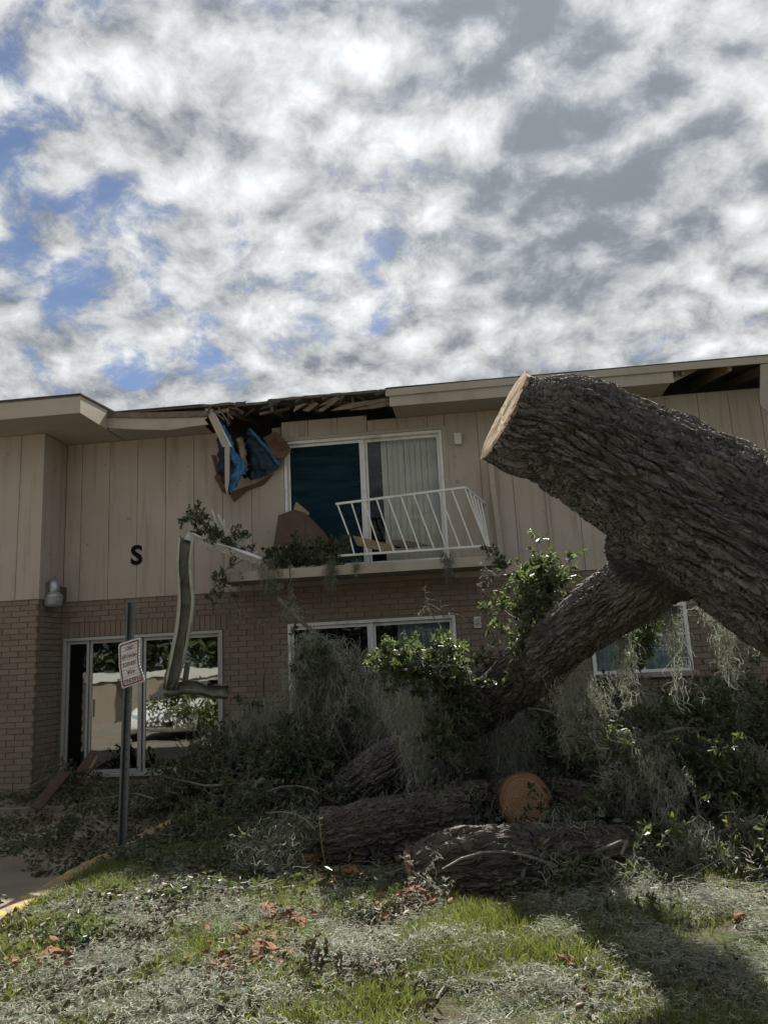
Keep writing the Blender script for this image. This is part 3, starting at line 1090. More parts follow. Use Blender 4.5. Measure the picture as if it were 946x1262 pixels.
RY = -0.645
tops = [(238, 350), (292, 343), (340, 338), (390, 332), (435, 326), (485, 320), (535, 314), (585, 307), (632, 301), (682, 294), (732, 287)]
bots = [(305, 552), (358, 549), (410, 545), (460, 541), (512, 536), (560, 532), (615, 527), (662, 523), (715, 519), (765, 515), (818, 512)]
mb = MB()
tl, tr_ = at(*z3(232, 351), RY - 0.02), at(*z3(735, 286), RY - 0.02)
mb.bar(tl, tr_, 0.032, 0.03)
bl, br_ = at(*z3(180, 556), RY), at(*z3(822, 513), RY)
mb.bar(bl, br_, 0.032, 0.03)
tb = np.array(at(*z3(810, 350), -0.03))
mb.bar(tr_, tb, 0.03, 0.03)
rail = mb.build('balcony_railing', 'rail_white', BLD)
for k, (a, b) in enumerate(zip(tops, bots)):
    mb = MB()
    pa, pb = at(*z3(*a), RY - 0.02), at(*z3(*b), RY)
    if k == 0:
        pm = at(*z3(287, 480), RY - 0.03)
        mb.bar(pa, pm, 0.02, 0.02).bar(pm, pb, 0.0195, 0.0195)
    else:
        mb.bar(pa, pb, 0.02, 0.02)
    mb.build('baluster', 'rail_white', rail)
for k in range(1, 5):
    t = k / 5
    a = np.array(tr_) * (1 - t) + tb * t
    MB().bar(a, (0.30 + .012 * k, RY + (0.6 * t), 2.88), 0.02, 0.02).build('baluster', 'rail_white', rail)

# fixtures
sl = thing('security_light', 'galvanised security lamp with round lens on the brick corner at left', 'lamp', (-5.90, -0.36, 2.55))
c = np.array(at(66, 738, -0.42))
MB().lathe([(0.0, 0.33), (0.028, 0.33), (0.03, 0.27), (0.075, 0.26), (0.085, 0.12), (0.078, 0.10)], 20, c).build('photocell_housing', 'galvanized', sl, smooth=True)
MB().lathe([(0.078, 0.10), (0.13, 0.04), (0.138, 0.02), (0.132, 0.015)], 20, c).build('reflector', 'galvanized', sl, smooth=True)
MB().lathe([(0.132, 0.015), (0.128, -0.08), (0.105, -0.115), (0.0, -0.118)], 20, c).build('lens', 'lens', sl, smooth=True)
MB().tube(catmull([(BAYX + 0.02, -0.45, c[2] + 0.17), (BAYX + 0.05, -0.45, c[2] + 0.20), (c[0] - 0.07, -0.43, c[2] + 0.19)], 8), 0.02, 8).build('arm', 'galvanized', sl)
MB().box(BAYX + PT + .001, BAYX + PT + 0.03, -0.51, -0.39, c[2] + 0.08, c[2] + 0.24).build('bracket', 'old_wood', sl)
wl = thing('wall_light', 'small white box light fixed beside the balcony door', 'lamp', (0.0, -0.02, 4.6))
c = at(564, 541, -0.06)
MB().box(c[0] - 0.055, c[0] + 0.055, -0.10, -0.022, c[2] - 0.085, c[2] + 0.085).build('light_cover', 'plastic_white', wl, bevel=0.012)
MB().box(c[0] - 0.045, c[0] + 0.045, -0.0215, -0.0205, c[2] - 0.1, c[2] + 0.1).build('back_plate', 'alu', wl)
c = at(588, 767, -0.02)
ob = thing('outlet_box', 'small grey outlet box on brick wall right of the lower sliding door', 'outlet', (c[0], 0, c[2]))
MB().box(c[0] - 0.05, c[0] + 0.05, -0.045, -0.004, c[2] - 0.08, c[2] + 0.08).build('cover', 'plastic_white', ob, bevel=0.006)
MB().box(c[0] - 0.03, c[0] + 0.03, -0.052, -0.0455, c[2] - 0.05, c[2] + 0.05).build('flap', 'alu', ob)

# ------------------------------------------------------------------ trunk and logs
def bark_height(q, seed, plate=1.0):
    """q: (n,3), x along the limb already squeezed. Long interlaced plates with deep narrow furrows."""
    wv = np.stack([fbm(q * 0.6 + 5, 4, seed + 1), fbm(q * 0.6 + 50, 4, seed + 2), fbm(q * 0.6 + 90, 4, seed + 3)], -1) - 0.5
    q1 = q * np.array([0.55, 1.0, 1.0]) + wv * np.array([2.0, 1.7, 1.7])
    f1, f2 = voronoi(q1 * 0.8, seed)
    d = np.clip((f2 - f1) / 0.24, 0, 1)
    plates = d * d * (3 - 2 * d)
    g1, g2 = voronoi(q1 * np.array([2.2, 1.7, 1.7]) + 31, seed + 5)
    crack = np.clip((g2 - g1) / 0.25, 0, 1)
    level = vnoise(q1 * 0.8 + 3, seed + 7)
    fine = fbm(q * np.array([2.5, 3.0, 3.0]), 4, seed + 20, 0.6)
    return plates * (0.40 + 0.45 * level) + 0.30 * crack * (0.3 + 0.7 * plates) + 0.35 * fine - 0.62


def seg_param(P, pts, rad):
    """nearest point of a polyline: arc length, distance ratio, frame coordinates"""
    pts = np.asarray(pts)
    t, S, U = frames(pts)
    L = np.concatenate([[0], np.cumsum(np.linalg.norm(np.diff(pts, axis=0), axis=1))])
    best = np.full(len(P), 1e9)
    s = np.zeros(len(P)); idx = np.zeros(len(P), int)
    for k in range(len(pts) - 1):
        a, b = pts[k], pts[k + 1]
        ab = b - a
        x = np.clip(((P - a) @ ab) / (ab @ ab), 0, 1)
        d = np.linalg.norm(P - (a + x[:, None] * ab), axis=1)
        m = d < best
        best = np.where(m, d, best)
        s = np.where(m, L[k] + x * (L[k + 1] - L[k]), s)
        idx = np.where(m, k, idx)
    C = np.stack([np.interp(s, L, pts[:, i]) for i in range(3)], -1)
    R_ = np.interp(s, L, rad)
    rel = P - C
    return s, best, R_, np.einsum('ij,ij->i', rel, S[idx]), np.einsum('ij,ij->i', rel, U[idx]), t[idx], L[-1]


def limb_pts(spec, n):
    """spec: (px, py, Y, radius_m)"""
    P = np.array([at(a, b, c) for a, b, c, r in spec])
    R_ = np.array([r for *_, r in spec])
    Q = catmull(P, n)
    return Q, np.interp(np.linspace(0, 1, n), np.linspace(0, 1, len(R_)), R_)


TR = thing('fallen_tree', 'huge sawn oak trunk with deep furrowed bark, forked, leaning in front of the building', 'tree', (4.0, -5.5, 0.0))
trunk_spec = [(596, 500, -5.32, 0.321), (625, 514, -5.37, 0.337), (655, 528, -5.42, 0.358), (700, 537, -5.49, 0.404), (781, 581, -5.62, 0.445), (868, 632, -5.78, 0.504), (946, 678, -5.94, 0.517), (1045, 738, -6.12, 0.534), (1170, 815, -6.32, 0.551), (1330, 930, -6.62, 0.584), (1500, 1075, -7.0, 0.72)]
leg_spec = [(872, 655, -5.76, 0.289), (826, 690, -5.60, 0.237), (784, 722, -5.36, 0.220), (728, 763, -4.80, 0.221), (650, 825, -3.93, 0.238), (560, 890, -3.10, 0.246), (470, 950, -2.50, 0.243), (392, 1000, -2.05, 0.235)]
tp, tr = limb_pts(trunk_spec, 80)
lp, lr = limb_pts(leg_spec, 60)


def capped_tube(mb, pts, rad, n=40, tilt=None):
    V, F = tube_arrays(pts, rad, n)
    i = len(mb.v)
    V = V.copy()
    mb.v += [tuple(p) for p in V]
    mb.f += [tuple(i + k for k in q) for q in F.tolist()]
    mb.f.append(tuple(i + k for k in reversed(range(n))))
    mb.f.append(tuple(i + (len(pts) - 1) * n + k for k in range(n)))


def remeshed(mbs, voxel, smooth_it):
    me = bpy.data.meshes.new('tmp')
    me.from_pydata(mbs.v, [], mbs.f)
    o = bpy.data.objects.new('tmp', me)
    COL.objects.link(o)
    r = o.modifiers.new('r', 'REMESH')
    r.mode = 'VOXEL'
    r.voxel_size = voxel
    s = o.modifiers.new('s', 'SMOOTH')
    s.factor = 0.5
    s.iterations = smooth_it
    bpy.context.view_layer.update()
    out = bpy.data.meshes.new_from_object(o.evaluated_get(bpy.context.evaluated_depsgraph_get()))
    bpy.data.objects.remove(o)
    return out


mb = MB()
capped_tube(mb, tp, tr)
capped_tube(mb, lp, lr)
# swelling on top behind the saw cut, collar in the crotch
kn = np.array(at(712, 505, -5.44))
capped_tube(mb, np.array([kn + (-.30, 0.02, .12), kn + (-.12, 0.02, .085), kn + (.08, 0, 0.03), kn + (.35, 0, -.12)]), [0.07, 0.15, 0.17, 0.10], 20)
cr = np.array(at(796, 668, -5.6))
capped_tube(mb, np.array([cr + (-.16, 0, .10), cr + (0, 0, -.05), cr + (0.05, 0, -.3)]), [0.16, 0.26, 0.16], 20)
me = remeshed(mb, 0.0095, 8)
n = len(me.vertices)
P = np.empty(n * 3, np.float32); me.vertices.foreach_get('co', P); P = P.reshape(-1, 3).astype(float)
N = np.empty(n * 3, np.float32); me.vertices.foreach_get('normal', N); N = N.reshape(-1, 3).astype(float)
_s, dT, rT, *_ = seg_param(P, tp, tr)
_s, dL, rL, *_ = seg_param(P, lp, lr)
# grow the limb smoothly out of the trunk: relax the surface round the fork
ed = np.empty(len(me.edges) * 2, np.int32); me.edges.foreach_get('vertices', ed); ed = ed.reshape(-1, 2)
msk = (np.maximum(dT / rT, dL / rL) < 1.75) & (P[:, 0] < at(905, 700, -5.7)[0])
wgt = np.clip((1.75 - np.maximum(dT / rT, dL / rL)) / 0.35, 0, 1)
em = ed[msk[ed[:, 0]] | msk[ed[:, 1]]]
ids, inv = np.unique(em, return_inverse=True)
em = inv.reshape(-1, 2)
Ps = P[ids].copy(); ws_ = (wgt * msk)[ids][:, None] * 0.5
deg = np.bincount(em.ravel(), minlength=len(ids))[:, None]
for _ in range(420):
    acc = np.stack([np.bincount(em[:, 0], Ps[em[:, 1], k], len(ids)) + np.bincount(em[:, 1], Ps[em[:, 0], k], len(ids)) for k in range(3)], -1)
    Ps += ws_ * (acc / deg - Ps)
P[ids] = Ps
me.vertices.foreach_set('co', P.astype(np.float32).ravel())
me.update()
me.vertices.foreach_get('normal', N_ := np.empty(n * 3, np.float32)); N = N_.reshape(-1, 3).astype(float)
sT, dT, rT, aT, bT, tT, LT = seg_param(P, tp, tr)
sL, dL, rL, aL, bL, tL, LL = seg_param(P, lp, lr)
wT = np.clip(0.5 + ((dL / rL) - (dT / rT)) * 1.6, 0, 1)
wT = wT * wT * (3 - 2 * wT)
hT = bark_height(np.stack([sT * 5.6, aT * 23, bT * 23], -1), 11)
hL = bark_height(np.stack([sL * 6.5 + 40, aL * 24, bL * 24], -1), 57)
disp = 0.062 * hT * wT + 0.046 * hL * (1 - wT)
low = (fbm(P * 2.2, 3, 5) - 0.5) * 0.07 + (fbm(P * 5.5, 2, 8) - 0.5) * 0.03
P2 = P + N * (disp + low)[:, None]
# the saw cut: everything past the plane is gone
cutc = np.array(at(621, 511, -5.37))
nrm = -(tp[6] - tp[0])
nrm = nrm / np.linalg.norm(nrm)
vw = CAM - cutc
vw /= np.linalg.norm(vw)
nrm = nrm - vw * (nrm @ vw)          # an oblique cut, its face turned a little towards the lawn
nrm /= np.linalg.norm(nrm)
nrm = nrm + vw * 0.12
nrm /= np.linalg.norm(nrm)
over = (P2 - cutc) @ nrm
P2 = P2 - np.maximum(over, 0)[:, None] * nrm
me.vertices.foreach_set('co', P2.astype(np.float32).ravel())
me.update()
qa = np.stack([sT * 5.6, aT * 23, bT * 23], -1) * wT[:, None] + np.stack([sL * 6.5 + 40, aL * 24, bL * 24], -1) * (1 - wT)[:, None]
at_ = me.attributes.new('grain', 'FLOAT_VECTOR', 'POINT')
at_.data.foreach_set('vector', qa.astype(np.float32).ravel())
link('trunk', me, 'bark', TR, smooth=True)


def cut_face(parent, c, normal, radius, m, seed, squash=1.0, n=64, name='cut_face'):
    """sawn end: slightly domed irregular disc with its own axes so that rings centre on it"""
    rr = random.Random(seed)
    ph = [rr.uniform(0, 6.28) for _ in range(5)]
    V = [(0, 0, 0.004)]
    for j in range(1, 7):
        for k in range(n):
            a = 2 * math.pi * k / n
            r = radius * j / 6 * (1 + 0.035 * math.sin(2 * a + ph[0]) + 0.035 * math.sin(3 * a + ph[1]) + 0.02 * math.sin(5 * a + ph[4]) + ((0.02 * math.sin(9 * a + ph[2]) + rr.uniform(-0.025, 0.025)) if j == 6 else 0))
            V.append((r * math.cos(a), r * math.sin(a) * squash, 0.004 + rr.uniform(-0.002, 0.002) - (0.006 if j == 6 else 0)))
    F = [(0, 1 + k, 1 + (k + 1) % n) for k in range(n)]
    for j in range(5):
        for k in range(n):
            a, b = 1 + j * n + k, 1 + j * n + (k + 1) % n
            F.append((a, a + n, b + n, b))
    i = len(V)
    V += [(v[0], v[1], -0.03) for v in V[1 + 5 * n:1 + 6 * n]]
    for k in range(n):
        a, b = 1 + 5 * n + k, 1 + 5 * n + (k + 1) % n
        F.append((a, i + k, i + (k + 1) % n, b))
    me = bpy.data.meshes.new(name)
    me.from_pydata(V, [], F)
    me.update()
    q = Vector(normal).normalized().to_track_quat('Z', 'Y')
    o = bpy.data.objects.new(name, me)
    me.materials.append(M[m])
    o.matrix_basis = Matrix.Translation(Vector(c)) @ q.to_matrix().to_4x4()
    COL.objects.link(o)
    o.parent = parent
    o.matrix_parent_inverse = root_matrix(parent).inverted()
    return o


near = np.abs(over) < 0.02
cen = P2[near].mean(0) if near.any() else cutc
rad_c = np.linalg.norm(P2[near] - cen, axis=1)
cut_face(TR, cen - nrm * ((cen - cutc) @ nrm) + nrm * 0.004, nrm, float(np.percentile(rad_c, 90)) * 0.925, 'cut_pale', 3, n=64)


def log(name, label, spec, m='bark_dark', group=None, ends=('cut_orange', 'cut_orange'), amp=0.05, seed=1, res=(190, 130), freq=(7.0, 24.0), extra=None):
    pts, rad = limb_pts(spec, res[0])
    o = thing(name, label, 'log', (pts[0][0], pts[0][1], 0.0), group)
    n = res[1]
    V, F = tube_arrays(pts, rad, n)
    t, S, U = frames(pts)
    a = np.arange(n) * 2 * math.pi / n
    L = np.concatenate([[0], np.cumsum(np.linalg.norm(np.diff(pts, axis=0), axis=1))])
    sg, ag = np.meshgrid(L, a, indexing='ij')
    rg = rad[:, None] * np.ones((1, n))
    q = np.stack([sg * freq[0], np.cos(ag) * rg * freq[1], np.sin(ag) * rg * freq[1]], -1).reshape(-1, 3) + seed * 13.7
    hgt = bark_height(q, seed) * amp + amp * 0.2
    nr = (np.cos(ag)[..., None] * S[:, None, :] + np.sin(ag)[..., None] * U[:, None, :]).reshape(-1, 3)
    hgt = hgt + (fbm(V * 4.5, 3, seed + 3) - 0.5) * rad.mean() * 0.35
    V = V + nr * hgt[:, None]
    i = len(V)
    V = np.vstack([V, pts[:1], pts[-1:]])
    k = np.arange(n)
    c0 = np.stack([np.full(n, i), (k + 1) % n, k, k], -1)
    e = (len(pts) - 1) * n
    c1 = np.stack([np.full(n, i + 1), e + k, e + (k + 1) % n, e + (k + 1) % n], -1)
    me_f = [tuple(x) for x in F.tolist()] + [tuple(x[:3]) for x in c0.tolist()] + [tuple(x[:3]) for x in c1.tolist()]
    me = bpy.data.meshes.new('bark')
    me.from_pydata(V.tolist(), [], me_f)
    me.update()
    ga = me.attributes.new('grain', 'FLOAT_VECTOR', 'POINT')
    ga.data.foreach_set('vector', np.vstack([q, q[:1], q[-1:]]).astype(np.float32).ravel())
    link('bark', me, m, o, smooth=True)
    if ends[0]:
        cut_face(o, pts[0] - t[0] * 0.006, -t[0], rad[0] * 1.0, ends[0], seed + 1)
    if ends[1]:
        cut_face(o, pts[-1] + t[-1] * 0.006, t[-1], rad[-1] * 0.95, ends[1], seed + 2)
    return o, pts, rad


log('cut_log', 'dark oak log with pale sawn left end, lying left of the bigger log', [(399, 1037, -4.75, 0.215), (450, 1028, -4.7, 0.22), (520, 1018, -4.6, 0.225), (572, 1011, -4.5, 0.22)], seed=4, ends=('cut_pale', 'cut_orange'))
log('cut_log', 'thickest oak log on the grass in front, ridged bark, torn orange left end', [(506, 1088, -5.35, 0.19), (545, 1078, -5.3, 0.235), (620, 1070, -5.2, 0.255), (700, 1068, -5.05, 0.25), (775, 1062, -4.9, 0.23)], seed=9, amp=0.06, freq=(5.0, 20.0))
log('cut_log', 'slim dark limb lying right of the round orange cut end, sinking into leaves', [(668, 985, -3.8, 0.17), (720, 995, -4.0, 0.165), (775, 1012, -4.1, 0.15), (850, 1042, -4.25, 0.13)], seed=15)
log('cut_log', 'round orange sawn oak log end facing the camera, ringed face', [(645, 985, -4.32, 0.212), (641, 986, -4.0, 0.218), (630, 984, -3.4, 0.215)], seed=21, ends=('cut_orange', None), res=(90, 90))
log('cut_log', 'short mossy dark log left of the round orange cut end', [(552, 992, -3.95, 0.15), (585, 992, -3.92, 0.165), (618, 996, -3.85, 0.16)], seed=27, res=(60, 80))
log('cut_log', 'leaning dark limb stub at right, half buried in leafy twigs', [(815, 1010, -4.3, 0.07), (860, 1000, -4.2, 0.085), (905, 1003, -4.1, 0.09)], seed=31, res=(60, 60))

# ------------------------------------------------------------------ leaves, twigs, moss, grass
rng = np.random.default_rng(42)


def unit(v):
    return v / (np.linalg.norm(v, axis=-1, keepdims=True) + 1e-9)


def leaves(P, D, size, fold=0.16, width=0.42, curl=0.0):
    """P (n,3), D (n,3) pointing along each leaf, size (n,)"""
    n = len(P)
    D = unit(D)
    S = unit(np.cross(D, rng.normal(size=(n, 3))))
    Nn = np.cross(S, D)
    T = np.array([(0, 0, 0), (.33, .5, 1), (.74, .36, .8), (1, 0, 0), (.74, -.36, .8), (.33, -.5, 1)])
    wd = width * rng.uniform(0.75, 1.2, n)
    V = (P[:, None, :] + size[:, None, None] * (T[None, :, 0:1] * D[:, None, :] + T[None, :, 1:2] * wd[:, None, None] * S[:, None, :]
         + T[None, :, 2:3] * fold * rng.uniform(.2, 1.3, n)[:, None, None] * Nn[:, None, :]))
    if curl:
        V = V + (T[None, :, 0:1] ** 2) * size[:, None, None] * curl * rng.uniform(-1, 1, n)[:, None, None] * Nn[:, None, :]
    b = np.arange(n)[:, None] * 6
    F = np.concatenate([b + np.array([[0, 1, 2, 3]]), b + np.array([[0, 3, 4, 5]])], 0)
    return V.reshape(-1, 3), F


def ribbons(paths, width):
    """paths (n,k,3) -> thin strips"""
    n, k, _ = paths.shape
    W = unit(np.cross(unit(np.gradient(paths, axis=1)), rng.normal(size=(n, 1, 3))))
    width = np.broadcast_to(np.asarray(width, float).reshape(-1, 1, 1), (n, k, 1)) * np.concatenate([np.ones(k - 1), [0.3]])[None, :, None]
    V = np.stack([paths - W * width / 2, paths + W * width / 2], 2).reshape(-1, 3)
    b = (np.arange(n)[:, None] * k + np.arange(k - 1)[None, :]).reshape(-1, 1) * 2
    F = b + np.array([[0, 1, 3, 2]])
    return V, F


def tubes(paths, r0, r1, sides=3):
    n, k, _ = paths.shape
    t = unit(np.gradient(paths, axis=1))
    S = unit(np.cross(t, rng.normal(size=(n, 1, 3))))
    U = np.cross(t, S)
    r = (np.asarray(r0).reshape(-1, 1) * (1 - np.linspace(0, 1, k)[None, :]) + np.asarray(r1).reshape(-1, 1) * np.linspace(0, 1, k)[None, :])
    a = np.arange(sides) * 2 * math.pi / sides
    V = paths[:, :, None, :] + r[:, :, None, None] * (np.cos(a)[None, None, :, None] * S[:, :, None, :] + np.sin(a)[None, None, :, None] * U[:, :, None, :])
    b = (np.arange(n)[:, None, None] * k + np.arange(k - 1)[None, :, None]) * sides
    j = np.arange(sides)[None, None, :]
    j2 = (j + 1) % sides
    F = np.stack([b + j, b + j2, b + sides + j2, b + sides + j], -1).reshape(-1, 4)
    return V.reshape(-1, 3), F


def walk(P0, D0, length, k, wander=0.35, grav=0.0, smooth_=0.6):
    """wandering paths"""
    n = len(P0)
    d = unit(np.asarray(D0, float))
    step = (np.broadcast_to(np.asarray(length, float), (n,)) / (k - 1))[:, None]
    out = [np.asarray(P0, float)]
    turn = np.zeros((n, 3))
    for i in range(k - 1):
        turn = smooth_ * turn + (1 - smooth_) * rng.normal(size=(n, 3)) * wander * 2.2
        d = unit(d + turn + np.array([0, 0, -grav]))
        out.append(out[-1] + d * step)
    return np.stack(out, 1)


def joined(parts):
    Vs, Fs, o = [], [], 0
    for V, F in parts:
        Vs.append(V)
        Fs.append(F + o)
        o += len(V)
    return np.vstack(Vs), np.vstack(Fs)


def on_path(paths, n, t0=0.2, t1=1.0):
    """random points and directions on given paths"""
    i = rng.integers(0, len(paths), n)
    k = paths.shape[1]
    t = rng.uniform(t0, t1, n) * (k - 1)
    a = np.minimum(t.astype(int), k - 2)
    x = (t - a)[:, None]
    p, q = paths[i, a], paths[i, a + 1]
    return p * (1 - x) + q * x, unit(q - p)


def hang_moss(starts, lens, k=11, wander=0.5, grav=0.42):
    d0 = rng.normal(size=starts.shape) * 0.9 + np.array([0, 0, -0.6])
    return walk(starts, d0, lens, k, wander * 1.5, grav, 0.25)


TRI = [0]


def add(name, parts, m, parent=None, smooth=False):
    V, F = joined(parts)
    TRI[0] += len(F) * 2
    return np_mesh(name, V, F, m, parent, smooth)


def branch(label, stem, r, n1=10, len1=0.5, n2=5, len2=0.25, nleaf=8, leaf=0.06, mat='leaf', moss=0, moss_len=0.35, up=0.0, cat='branch',
           name='broken_branch', group=None, bark='twig', t0=0.25, spread=0.9, mossmat='moss'):
    P = catmull([at(*s) for s in stem], 14)
    root = thing(name, label, cat, P[0] * np.array([1, 1, 0]) if P[0][2] < 0.6 else P[0], group)
    main = P[None]
    parts = [tubes(main, [r], [r * 0.35], 6)]
    if n1:
        s, d = on_path(main, n1, t0, 1.0)
        side = walk(s, d * 0.6 + rng.normal(size=s.shape) * spread + np.array([0, 0, up]), len1 * rng.uniform(0.5, 1.2, n1), 7, 0.25, 0.02)
        parts.append(tubes(side, np.full(n1, r * 0.42), np.full(n1, r * 0.15), 4))
        tw = side
        if n2:
            s, d = on_path(side, n1 * n2, 0.2, 1.0)
            tw = walk(s, d * 0.6 + rng.normal(size=s.shape) * 0.8, len2 * rng.uniform(0.4, 1.2, n1 * n2), 5, 0.3, 0.02)
            parts.append(tubes(tw, np.full(len(tw), max(0.0022, r * 0.17)), np.full(len(tw), 0.0015), 3))
    else:
        side = tw = main
    add('limb', parts, bark, root)
    if nleaf:
        n = int(nleaf * len(tw))
        s, d = on_path(tw, n, 0.15, 1.0)
        add('foliage', [leaves(s, d * 0.5 + rng.normal(size=s.shape) * 0.8, leaf * rng.uniform(0.6, 1.25, n))], mat, root)['kind'] = 'stuff'
    if moss:
        s, d = on_path(side, moss, 0.1, 1.0)
        s2, _ = on_path(main, moss // 2, 0.1, 1.0)
        s = np.vstack([s, s2])
        add('moss', [ribbons(hang_moss(s, moss_len * rng.uniform(0.3, 1.2, len(s)) * (0.55 + 0.45 * np.sin(s[:, 0] * 17 + s[:, 1] * 11))), 0.0042 * rng.uniform(.7, 1.4, len(s)))], mossmat, root)['kind'] = 'stuff'
    return root


# --- heaps of smashed crown: a tangle nobody could count
def mound_points(mounds, n, surf=0.55):
    w_ = np.array([m[2] * m[3] * m[4] for m in mounds])
    i = rng.choice(len(mounds), n, p=w_ / w_.sum())
    m = np.array(mounds)[i]
    a = rng.uniform(0, 2 * math.pi, n)
    r = np.sqrt(rng.uniform(0, 1, n))
    x = m[:, 0] + m[:, 2] * r * np.cos(a)
    y = m[:, 1] + m[:, 3] * r * np.sin(a)
    bump = 0.75 + 0.6 * (fbm(np.stack([x * 2.6, y * 2.6, np.zeros(n)], -1), 3, 77) - 0.3)
    top = m[:, 4] * np.sqrt(np.clip(1 - r * r, 0.02, 1)) * bump
    z = top * rng.uniform(0, 1, n) ** surf
    return np.stack([x, y, z], -1)


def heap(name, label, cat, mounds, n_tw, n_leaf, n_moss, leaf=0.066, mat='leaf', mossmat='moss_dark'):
    P = mound_points(mounds, n_tw)
    root = thing(name, label, cat, (mounds[0][0], mounds[0][1], 0))
    root['kind'] = 'stuff'
    d = rng.normal(size=P.shape) + np.array([0, -0.25, 0.12])
    tw = walk(P, d, rng.uniform(0.15, 0.6, n_tw), 6, 0.3, 0.06)
    tw[:, :, 2] = np.maximum(tw[:, :, 2], 0.01)
    add('twigs', [tubes(tw, rng.uniform(0.003, 0.009, n_tw), np.full(n_tw, 0.002), 3)], 'twig' if mat == 'leaf' else 'bark_dark', root)
    ns = max(6, n_tw // 28)
    Pk = mound_points(mounds, ns, 0.3)
    st = walk(Pk, rng.normal(size=Pk.shape) * np.array([1, 0.7, 0.5]), rng.uniform(0.4, 1.3, ns), 7, 0.14, 0.05)
    st[:, :, 2] = np.maximum(st[:, :, 2], 0.01)
    add('sticks', [tubes(st, rng.uniform(0.008, 0.024, ns), rng.uniform(0.003, 0.008, ns), 6)], 'twig', root)
    s, d = on_path(tw, n_leaf, 0.1, 1.0)
    nd = n_leaf // 6
    add('foliage', [leaves(s[nd:], d[nd:] * 0.5 + rng.normal(size=s[nd:].shape) * 0.8, leaf * rng.uniform(0.55, 1.25, n_leaf - nd))], mat, root)
    add('dry_foliage', [leaves(s[:nd], d[:nd] * 0.5 + rng.normal(size=s[:nd].shape) * 0.8, leaf * rng.uniform(0.55, 1.25, nd), 0.3, 0.45, 0.3)], 'leaf_dry', root)
    if n_moss:
        c, _ = on_path(tw, max(4, n_moss // 60), 0.1, 1.0)
        i = rng.integers(0, len(c), n_moss)
        s = c[i] + rng.normal(size=(n_moss, 3)) * np.array([0.09, 0.09, 0.06])
        pm = hang_moss(s, rng.uniform(0.10, 0.32, n_moss), 9, 0.6, 0.28)
        pm[:, :, 2] = np.maximum(pm[:, :, 2], 0.01 + 0.02 * rng.uniform(size=pm[:, :, 2].shape))
        add('moss', [ribbons(pm, 0.004 * rng.uniform(.7, 1.5, n_moss))], mossmat, root)
    return root


heap('brush_heap', 'tangled heap of oak twigs and leaves against the brick wall left of the trunk', 'brush',
     [(-2.35, -1.45, 1.1, 1.1, 0.95), (-1.55, -1.25, 0.85, 0.8, 1.45), (-3.1, -1.6, 0.75, 0.8, 0.5), (-2.2, -2.5, 1.0, 0.7, 0.40), (-1.5, -2.4, 0.7, 0.6, 0.30)], 1700, 36000, 5000)
heap('brush_heap', 'dark tangle of broken twigs and leaves behind the leaning limb', 'brush',
     [(-0.6, -1.2, 0.9, 0.8, 1.35), (0.4, -1.4, 1.0, 0.9, 1.30), (0.2, -2.6, 0.9, 0.7, 0.75), (-0.5, -1.9, 0.8, 0.7, 0.75)], 1500, 32000, 4500)
heap('brush_heap', 'broad heap of leafy oak debris and moss under the big trunk at right', 'brush',
     [(1.5, -2.4, 1.0, 1.1, 1.15), (2.5, -2.3, 1.2, 1.1, 1.2), (3.5, -2.5, 1.2, 1.2, 1.25), (2.1, -3.7, 1.1, 0.9, 0.62), (3.2, -4.1, 1.1, 0.9, 0.6), (1.25, -4.3, 0.7, 0.5, 0.42), (1.95, -4.9, 0.9, 0.45, 0.26)], 2700, 56000, 8000)

heap('brush_scatter', 'loose leafy twigs and moss scattered around and over the cut logs', 'brush',
     [(-1.35, -5.0, 0.45, 0.3, 0.16), (0.75, -5.35, 0.5, 0.3, 0.2), (-0.45, -4.35, 0.6, 0.3, 0.42), (0.55, -4.6, 0.6, 0.25, 0.36), (-1.7, -4.3, 0.5, 0.5, 0.2)], 260, 3800, 2600, mossmat='moss')

# flat litter of leaves and twigs over the shaded ground
n = 26000
P = np.stack([rng.uniform(-3.15, 1.9, n), rng.uniform(-5.75, -1.2, n), np.zeros(n)], -1)
dn = fbm(P * 1.4 + 3, 4, 12)
keep = (dn + 0.22 * np.clip((P[:, 0] + 3.2) / 1.2, 0, 1) + 0.1 * np.clip((P[:, 1] + 4.4), -1, 1)) > 0.52
P = P[keep]
P[:, 2] = lawn_height(P[:, 0], P[:, 1]) + 0.02 + rng.uniform(0, 1, len(P)) ** 2 * 0.10
nd = len(P) // 4
root = thing('leaf_litter', 'trampled litter of oak leaves, twigs and moss on the shaded ground', 'litter', (-1.5, -3.5, 0))
root['kind'] = 'stuff'
dd = rng.normal(size=P.shape) * np.array([1, 1, 0.35])
add('foliage', [leaves(P[nd:], dd[nd:], 0.062 * rng.uniform(0.5, 1.2, len(P) - nd))], 'leaf', root)
add('dry_foliage', [leaves(P[:nd], dd[:nd], 0.06 * rng.uniform(0.5, 1.2, nd), 0.3, 0.45, 0.3)], 'leaf_dry', root)
